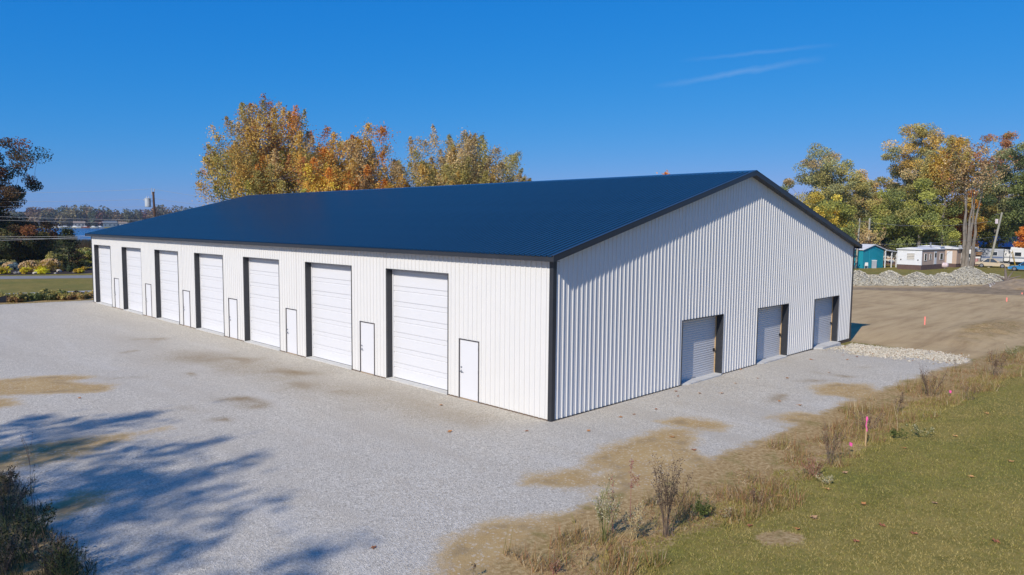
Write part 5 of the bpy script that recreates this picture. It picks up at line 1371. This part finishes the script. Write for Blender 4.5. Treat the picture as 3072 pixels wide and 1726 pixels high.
sz = r.uniform(.05, .115, len(rx)); colr = pick([((.50, .455, .345), 3), ((.42, .385, .295), 2), ((.58, .53, .41), 2), ((.26, .235, .18), 1.2)], r, len(rx))*r.uniform(.8, 1.15, (len(rx), 1))
v, c_ = rocks(np.stack([rx-po.x, ry-po.y, hz+.02], 1), sz, colr, r)
tag(link('stones', npmesh('stones', v, 3, c_, STONE), E7), kind='stuff')
# white stone strip at the end of the gable
wp = np.array(WHITEST); r = np.random.default_rng(78)
rx = r.uniform(wp[:, 0].min(), wp[:, 0].max(), 30000); ry = r.uniform(wp[:, 1].min(), wp[:, 1].max(), 30000); k_ = polysd(rx, ry, WHITEST)+r.normal(0, .6, 30000)+2.2*(vnoise(rx, ry, 1.1)-.62) > 0
rx, ry = rx[k_][:5200], ry[k_][:5200]; colr = pick([((.50, .45, .35), 3), ((.58, .53, .43), 2), ((.36, .31, .23), 1.6), ((.28, .14, .06), .35)], r, len(rx))*r.uniform(.8, 1.1, (len(rx), 1))
v, c_ = rocks(np.stack([rx, ry, ground_h(rx, ry)+.008], 1), r.uniform(.022, .06, len(rx)), colr, r)
tag(link('white_rubble', npmesh('white_rubble', v, 3, c_, STONE)), 'strip of white crushed stone at the far end of the gable', 'crushed stone', kind='stuff')
# spoil heap of soil with roots at the right edge
pc = G(3085, 868); v2 = Vector((pc.x-CX, pc.y-CY)).normalized(); pc = Vector((pc.x+v2.x*3, pc.y+v2.y*3, 0))
H = zat(3085, 838, pc); mb = MB(); n = 36; m_ = 14
E8 = empty('spoil_heap', pc, 0, 'brown heap of dug soil at the right edge beyond the dirt lot', 'soil heap')
for j in range(m_+1):
    for k in range(n):
        a = 2*math.pi*k/n; rr = j/m_; nzv = float(vnoise(pc.x+5*math.cos(a)*rr*2, pc.y+5*math.sin(a)*rr*2, 1.3))
        mb.v.append((rr*5.2*math.cos(a)*(1+.2*(nzv-.5)), rr*4.2*math.sin(a)*(1+.2*(nzv-.5)), H*(1-rr**1.5)*(.8+.4*nzv)-.05))
for j in range(m_):
    for k in range(n): mb.f.append((j*n+k, j*n+(k+1) % n, (j+1)*n+(k+1) % n, (j+1)*n+k))
mb.build('soil', pmat('dug_soil', (.30, .22, .13), .95, .3, 1.2, bump=.8), E8, smooth=True)
p = G(3018, 850); p.z = 0; e = empty('tree_stump', p, view_yaw(3018), 'uprooted grey stump with broken roots beside the soil heap', 'stump')
DEADW = pmat('dead_wood', (.17, .135, .11), .9, .3, 3)
for i, (a, b_, r0) in enumerate((((0, 0, .3), (-.2, .1, 1.9), .2), ((0, 0, .4), (1.4, .2, .9), .14), ((.2, 0, .3), (-1.0, -.2, .8), .16), ((0, 0, .3), (.6, .3, 1.4), .12), ((0, 0, 0), (0, 0, .5), .4), ((.8, 0, .4), (2.2, .2, .35), .09))):
    mb = MB(); mb.tube(a, b_, r0, r0*.25, 7); mb.build('root', DEADW, e)
for i in range(6):
    p = G(2975+i*7, 862-i*1.5); mb = MB(); mb.tube((-.6, 0, .12), (.7, .3*(-1)**i, .2), .11, .07, 6); mb.tube((0, .05, .14), (.3, .4, .4), .05, .02, 5)
    tag(mb.build('grey_branch', pmat('bleached_wood', (.42, .40, .37), .9, .15, 3), loc=p), '%s bleached branch from the left in the scatter beside the soil heap' % ORD[i], 'branch', 'bleached branches left of the soil heap')

# ------------------------------------------------------------------ marker stakes
PINK = pmat('pink_ribbon', (.85, .12, .38), .6, .08, 5); ORNG = pmat('fluorescent_orange', (.85, .24, .19), .6, .08, 5)
def stake(px, base, top, label, ribbon, wid=.035):
    p = base_at(px, base); H = zat(px, top, p)-p.z; e = empty('marker_stake', p, view_yaw(px), label, 'stake')
    if ribbon:
        mb = MB(); mb.box(-wid/2, wid/2, -.01, .01, -.1, H); mb.build('stick', WOODTAN, e)
        mb = MB()
        for k in range(5):
            z0, z1 = H-k*.085, H-(k+1)*.085; o0, o1 = .02*math.sin(k*1.7), .02*math.sin((k+1)*1.7)
            mb.quad((o0-.010, -.016-abs(o0), z0+.03), (o0+.016, -.014, z0+.03), (o1+.016, -.014, z1+.03), (o1-.010, -.016-abs(o1), z1+.03))
        mb.box(-.021, .021, -.013, .013, H-.10, H+.01); mb.build('ribbon', PINK, e)
    else:
        mb = MB(); mb.box(-wid, wid, -.02, .02, -.1, H); mb.build('stick', ORNG, e); mb = MB(); mb.box(-wid-.004, wid+.004, -.024, .024, H*.55, H); mb.build('painted_top', ORNG, e)
stake(2596, 1345, 1252, 'wooden stake with long pink ribbon at the grass edge', True)
stake(2774, 975, 950, 'salmon-orange stake standing in the middle of the dirt lot', False, .035)
stake(3020, 905, 893, 'salmon-orange stake farther away in the dirt lot', False, .045)
stake(3066, 883, 878, 'small orange stake at the far edge of the dirt lot', False, .05)
def flag(px, base, top, label):
    p = base_at(px, base); H = zat(px, top, p)-p.z; e = empty('survey_flag', p, view_yaw(px), label, 'flag', 'pink survey flags')
    mb = MB(); mb.tube((0, 0, -.05), (0, 0, H), .005, n=5); mb.build('wire', STEELG, e)
    mb = MB(); mb.quad((0, 0, H), (.08, .02, H-.03), (.07, .03, H-.13), (0, 0, H-.09)); mb.quad((0, .004, H), (0, .004, H-.09), (.07, .034, H-.13), (.08, .024, H-.03)); mb.build('cloth', PINK, e)
flag(2546, 1370, 1326, 'small pink flag in the weeds left of the ribboned stake')
flag(2846, 1195, 1170, 'small pink flag far along the weedy edge')

# ------------------------------------------------------------------ foreground grass, weeds, leaves
r = np.random.default_rng(99)
n = 900000
x = r.uniform(-14, 34, n); y = r.uniform(-19, 0, n)
dd = np.hypot(x-CX, y-CY)
gsd = polysd(x, y, GRASS)
patch = vnoise(x, y, 1.3)*0.6+vnoise(x, y, 0.45)*0.4
keepp = (gsd+1.4*(patch-.5) > 0.15) & (r.random(n) < np.clip(1.25-dd/46, 0.06, 1)) & (polysd(x, y, [tuple(G(a, b)[:2]) for a, b in ((2255, 1640), (2330, 1618), (2420, 1645), (2390, 1672), (2300, 1670))]) < .05*vnoise(x, y, .2))
x, y, gsd, patch = x[keepp], y[keepp], gsd[keepp], patch[keepp]; n = len(x)
hz = ground_h(x, y); hh = r.uniform(.018, .045, n)*(1+1.2*(gsd < 1.2)*(patch > .5)); wd = r.uniform(.005, .012, n); an = r.random(n)*6.28
lx, ly = r.normal(0, .035, n), r.normal(0, .035, n)
V = np.stack([np.stack([x-wd*np.cos(an), y-wd*np.sin(an), hz-.01], 1), np.stack([x+wd*np.cos(an), y+wd*np.sin(an), hz-.01], 1), np.stack([x+lx, y+ly, hz+hh], 1)], 1).reshape(-1, 3)
dry = np.clip(.58+(vnoise(x, y, 2.3)-.5)*1.5+(vnoise(x, y, .6)-.5)*.8, 0, 1)
g1 = pick([((.27, .245, .055), 3), ((.33, .285, .07), 2), ((.19, .20, .045), 1.2)], r, n); g2 = pick([((.40, .315, .105), 3), ((.43, .345, .13), 1.2), ((.35, .27, .08), 2)], r, n)
cg = np.where((r.random(n) < dry)[:, None], g2, g1)*r.uniform(.8, 1.3, (n, 1))
tag(link('lawn_grass', npmesh('lawn_grass', V, 3, cg, leafmat('grass_blade', .25))), 'mown patchy green and straw grass on the bank at right', 'grass', kind='stuff')
# dry litter and tufts along the verge
n = 600000
x = r.uniform(-14, 40, n); y = r.uniform(-16, 1.5, n); gsd = polysd(x, y, GRASS)
tuft = vnoise(x, y, .5)*.55+vnoise(x, y, 1.7)*.45
kp = (gsd > -2.1*tuft+.1) & (gsd < 1.9*tuft) & (tuft > .28) & (r.random(n) < np.clip(1.3-np.hypot(x-CX, y-CY)/48, .1, 1)) & (x > -9)
x, y, tuft = x[kp], y[kp], tuft[kp]; n = len(x)
hz = ground_h(x, y); hh = r.gamma(2.2, .042, n)*(.5+1.5*(tuft > .50)); wd = r.uniform(.003, .009, n); an = r.random(n)*6.28; lx, ly = r.normal(0, .10, n), r.normal(0, .10, n)
V = np.stack([np.stack([x-wd*np.cos(an), y-wd*np.sin(an), hz-.01], 1), np.stack([x+wd*np.cos(an), y+wd*np.sin(an), hz-.01], 1), np.stack([x+lx, y+ly, hz+hh], 1)], 1).reshape(-1, 3)
cg = pick([((.44, .30, .13), 3), ((.30, .175, .08), 3), ((.62, .50, .30), .8), ((.27, .25, .06), 2.5), ((.38, .17, .08), 1)], r, n)*r.uniform(.7, 1.25, (n, 1))
tag(link('dry_verge_grass', npmesh('dry_verge_grass', V, 3, cg, leafmat('grass_blade', .25))), 'dry brown weeds and litter between gravel and lawn', 'dry grass', kind='stuff')
# single weeds
STEMD = pmat('dead_stem', (.17, .12, .085), .9, .25, 10); STEMR = pmat('red_stem', (.34, .15, .12), .8, .2, 8); STEMP = pmat('straw_stem', (.50, .38, .19), .85, .2, 8); STEMG = pmat('green_stem', (.16, .17, .05), .8, .2, 8)
def weed(px, base, top, hwp, label, stems, mat, bits, bcols, bs, seed, name='weed', spread=1.0, fork=4):
    p = base_at(px, base); d = (p-Vector(CAMP)).length; H = max(.15, zat(px, top, p)-p.z); hw = hwp*d/F
    e = empty(name, p, 0, label, 'weed', 'weeds at the edge of the lot')
    rd = random.Random(seed); mb = MB(); tips = []
    for i in range(stems):
        a = rd.uniform(0, 6.28); h = H*rd.uniform(.62, 1.0) if i else H; s_ = hw*rd.uniform(.25, 1.0)*spread
        b0_ = hw*.35*rd.random()*spread; pts = [Vector((b0_*math.cos(a), b0_*math.sin(a), -.03))]
        for j in range(1, 6):
            t = j/5; pts.append(Vector((s_*math.cos(a)*t**.8+rd.uniform(-.015, .015), s_*math.sin(a)*t**.8+rd.uniform(-.015, .015), h*t)))
        rr = [.0055*(1-.7*j/5)*(1+H*.25) for j in range(6)]; mb.path(pts, rr, 4)
        for k in range(fork):
            j = rd.randint(2, 4); q = pts[j].lerp(pts[j+1], rd.random()); a2 = a+rd.uniform(-1.6, 1.6); l_ = H*rd.uniform(.10, .24)
            tip = q+Vector((l_*.5*math.cos(a2), l_*.5*math.sin(a2), l_)); mb.tube(q, tip, .004, .002, 3); tips += [q.lerp(tip, u_) for u_ in (.4, .7, 1.0)]
        tips += pts[3:]
    mb.build('stems', mat, e)
    if bits:
        r_ = np.random.default_rng(seed); T = np.array([tuple(t) for t in tips]); ii = r_.integers(0, len(T), bits); c0 = T[ii]+r_.normal(0, .022*(1+H*.4), (bits, 3))
        c0[:, 2] = np.maximum(c0[:, 2], .02)
        nr = r_.normal(size=(bits, 3)); nr /= np.linalg.norm(nr, axis=1, keepdims=True)
        v = leaf_quads(c0, nr, bs*r_.uniform(.6, 1.5, bits), bs*r_.uniform(.35, .8, bits), r_)
        col = pick(bcols, r_, bits)*r_.uniform(.65, 1.25, (bits, 1)); tag(link('seed_heads', npmesh('seed_heads', v, 4, col, LEAF), e), kind='stuff')
DK = [((.11, .075, .05), 3), ((.20, .14, .09), 2)]; PALE = [((.62, .56, .36), 3), ((.45, .42, .20), 2), ((.25, .24, .08), 1)]; REDB = [((.40, .17, .14), 3), ((.30, .15, .09), 1)]; RSET = [((.34, .17, .08), 2), ((.24, .13, .07), 2), ((.42, .33, .2), 1)]; GRN = [((.12, .16, .04), 3), ((.20, .20, .06), 1)]
weed(1998, 1612, 1388, 62, 'tall bushy dead weed with many dark upright stems', 15, STEMD, 900, DK, .035, 401, 'dead_weed', fork=9)
weed(1890, 1560, 1385, 9, 'single tall red-stemmed weed left of the dark bushy weed', 1, STEMR, 160, REDB, .035, 402, 'red_weed', .6, 3)
weed(1840, 1600, 1450, 14, 'shorter red-stemmed weed with pale leaves beside the big dead weed', 2, STEMR, 200, REDB+PALE, .04, 403, 'red_weed', .8, 4)
weed(1812, 1625, 1480, 45, 'pale-flowered straggly weed left of the red stems', 12, STEMG, 700, PALE, .035, 404, 'pale_weed', fork=7)
weed(1900, 1620, 1530, 50, 'low pale-flowered weed between the red stem and the dead weed', 12, STEMP, 600, PALE+RSET, .032, 405, 'pale_weed', fork=7)
weed(1755, 1700, 1618, 22, 'straw-coloured bent stalks at the bottom edge of the verge', 5, STEMP, 60, RSET, .03, 406, 'straw_weed', fork=2)
weed(2490, 1400, 1285, 45, 'dark seeded weed left of the ribboned stake', 12, STEMD, 420, DK+RSET, .03, 407, 'dead_weed', fork=7)
weed(2600, 1290, 1235, 55, 'wide grey-brown twiggy weed behind the ribboned stake', 14, STEMD, 300, DK, .028, 408, 'dead_weed', fork=8)
weed(2688, 1240, 1172, 16, 'narrow dark weed standing right of the farther gravel tongue', 5, STEMD, 180, DK, .03, 409, 'dead_weed', fork=6)
weed(2790, 1190, 1108, 42, 'dark twiggy bush-like weed at the end of the gravel', 14, STEMD, 420, DK, .035, 410, 'dead_weed', fork=9)
weed(2982, 1130, 1055, 34, 'brown twiggy weed farthest along the verge', 14, STEMD, 420, DK+RSET, .04, 411, 'dead_weed', fork=9)
weed(2865, 1110, 1080, 5, 'thin lone seed stalk among the white stones', 1, STEMD, 40, DK, .04, 412, 'dead_weed', .3, 2)
weed(2760, 1330, 1280, 40, 'grey-green low weed right of the ribboned stake', 10, STEMG, 400, GRN+PALE, .035, 413, 'green_weed', fork=6)
weed(2690, 1330, 1290, 26, 'green leafy weed just right of the ribboned stake', 9, STEMG, 400, GRN, .04, 414, 'green_weed', fork=6)
weed(2440, 1440, 1380, 40, 'reddish-brown low weed below the dark seeded weed', 12, STEMR, 380, RSET, .03, 415, 'rust_weed', fork=6)
weed(2270, 1530, 1470, 46, 'rusty brown low weed at the middle of the verge', 13, STEMD, 420, RSET, .03, 416, 'rust_weed', fork=6)
weed(2100, 1560, 1505, 26, 'dark green leafy tuft right of the big dead weed', 10, STEMG, 420, GRN, .045, 417, 'green_weed', fork=6)
weed(2480, 1470, 1430, 32, 'pale-flowered low weed under the pink flag', 10, STEMP, 330, PALE, .03, 418, 'pale_weed', fork=6)
weed(2180, 1560, 1525, 30, 'pale straw weed between the green tuft and the rusty weed', 9, STEMP, 280, PALE+RSET, .03, 419, 'pale_weed', fork=5)
weed(1660, 1722, 1690, 24, 'reddish weed cut by the bottom edge', 8, STEMR, 240, RSET, .03, 420, 'rust_weed', fork=5)
weed(1420, 1735, 1690, 5, 'small lone dark stalk at the bottom edge of the sand', 1, STEMD, 40, DK, .03, 421, 'dead_weed', .4, 3)
weed(2910, 1210, 1150, 30, 'thin brown weed beyond the far pink flag', 9, STEMD, 260, RSET, .03, 422, 'rust_weed', fork=6)
weed(3040, 1080, 1040, 26, 'grey-green tuft at the right edge of the verge', 9, STEMG, 260, GRN+PALE, .045, 423, 'green_weed', fork=5)
# shaded bank at the lower left
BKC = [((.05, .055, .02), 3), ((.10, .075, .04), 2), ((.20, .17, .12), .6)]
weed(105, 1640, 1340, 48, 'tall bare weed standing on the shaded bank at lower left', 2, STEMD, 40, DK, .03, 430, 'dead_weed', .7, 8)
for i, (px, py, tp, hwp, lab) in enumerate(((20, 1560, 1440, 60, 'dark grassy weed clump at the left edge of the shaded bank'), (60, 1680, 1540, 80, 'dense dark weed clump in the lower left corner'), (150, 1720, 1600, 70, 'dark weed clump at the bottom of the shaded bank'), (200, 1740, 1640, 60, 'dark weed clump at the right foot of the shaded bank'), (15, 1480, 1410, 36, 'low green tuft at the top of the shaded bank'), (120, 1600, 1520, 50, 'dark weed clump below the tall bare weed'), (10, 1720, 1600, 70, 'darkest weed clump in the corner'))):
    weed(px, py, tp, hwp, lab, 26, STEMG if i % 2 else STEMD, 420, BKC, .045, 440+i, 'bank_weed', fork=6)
r = np.random.default_rng(101)
BK = W([(-200, 1180), (0, 1200), (60, 1245), (120, 1335), (180, 1400), (260, 1490), (-200, 1600)])
n = 60000; x = r.uniform(-18, -10, n); y = r.uniform(-4, 11, n); kp = (polysd(x, y, BK)+1.2*(vnoise(x, y, .7)-.5) > 0) & (vnoise(x, y, .35) > .3); x, y = x[kp], y[kp]; n = len(x)
hz = ground_h(x, y); hh = r.gamma(2.5, .07, n); wd = r.uniform(.004, .010, n); an = r.random(n)*6.28
V = np.stack([np.stack([x-wd*np.cos(an), y-wd*np.sin(an), hz-.01], 1), np.stack([x+wd*np.cos(an), y+wd*np.sin(an), hz-.01], 1), np.stack([x+r.normal(0, .1, n), y+r.normal(0, .1, n), hz+hh], 1)], 1).reshape(-1, 3)
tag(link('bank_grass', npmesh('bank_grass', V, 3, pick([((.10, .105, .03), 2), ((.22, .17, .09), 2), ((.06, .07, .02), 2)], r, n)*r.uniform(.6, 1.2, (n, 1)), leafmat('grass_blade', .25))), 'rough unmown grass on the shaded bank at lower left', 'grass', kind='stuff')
# fallen leaves
def leaf_mesh(sd):
    rd = random.Random(sd); mb = MB(); n = 10; c_ = (0, 0, .014)
    rim = []
    for k in range(n):
        a = 2*math.pi*k/n; q = (.085 if k % 2 == 0 else .045)*rd.uniform(.7, 1.15); rim.append((q*math.cos(a), q*math.sin(a), .006+rd.uniform(0, .038)))
    for k in range(n): mb.quad(c_, rim[k], rim[(k+1) % n])
    mb.tube((0, 0, .03), (-.13, .02, .02), .004, .002, 3)
    return mb
LM = [leaf_mesh(i).mesh('fallen_leaf', pmat('dry_leaf_%d' % i, c_, .8, .25, 30)) for i, c_ in enumerate(((.45, .20, .06), (.30, .12, .05), (.55, .30, .10), (.40, .24, .12)))]
gl_, ll_ = 'leaves fallen on the gravel', 'leaves fallen on the lawn'
rd = random.Random(5)
for (px, py) in D([(1745, 1133), (2012, 1020), (1980, 952), (2040, 905), (1700, 985), (1760, 990), (1815, 990), (2085, 938), (1905, 952), (1960, 1010), (1850, 965), (1560, 1050), (1130, 1087), (1690, 1100), (940, 1378), (2150, 880), (2190, 885), (2230, 893), (2300, 890), (2260, 885), (2120, 893), (2155, 897), (1890, 915), (1705, 997), (1862, 930), (1650, 1030), (1820, 940), (1595, 1043), (1480, 1085), (1325, 1085), (200, 1002), (1110, 1020), (2345, 895), (2130, 905)]):
    p = base_at(px, py); o = link('fallen_leaf', LM[rd.randint(0, 1)], None, p, rd.uniform(0, 6)); s_ = rd.uniform(.7, 1.15); o.scale = (s_,)*3
    tag(o, 'curled rust-brown leaf lying on the gravel or stones', 'leaf', gl_)
for (px, py) in D([(2123, 1205), (2080, 1250), (2045, 1330), (2005, 1360), (2215, 1358), (2295, 1380), (2170, 1300), (2275, 1145), (2060, 1205), (1885, 1340), (2350, 1300), (2440, 1230), (2500, 1400), (2150, 1400), (2400, 1120), (2480, 1060), (2540, 1190), (1960, 1260), (2330, 1050)]):
    p = base_at(px, py); p.z += .015; o = link('fallen_leaf', LM[rd.randint(0, 3)], None, p, rd.uniform(0, 6)); s_ = rd.uniform(.7, 1.2); o.scale = (s_,)*3
    tag(o, 'pale orange leaf resting on the grass bank', 'leaf', ll_)

# ------------------------------------------------------------------ thin air haze over the lake
hzm = bpy.data.materials.new('haze')
nth, Nh, Lh = nodes_of(hzm)
Nh.remove(Nh['Principled BSDF'])
pv = Nh.new('ShaderNodeVolumePrincipled')
pv.inputs['Color'].default_value = (0.80, 0.88, 1.0, 1)
pv.inputs['Density'].default_value = 0.00013
pv.inputs['Anisotropy'].default_value = 0.2
Lh.new(pv.outputs[0], Nh['Material Output'].inputs['Volume'])
mb = MB(); mb.box(-1600, 1500, -300, 1500, -6, 45)
tag(mb.build('haze', hzm), 'faint blue haze over the lake and far shore', 'haze', kind='stuff')
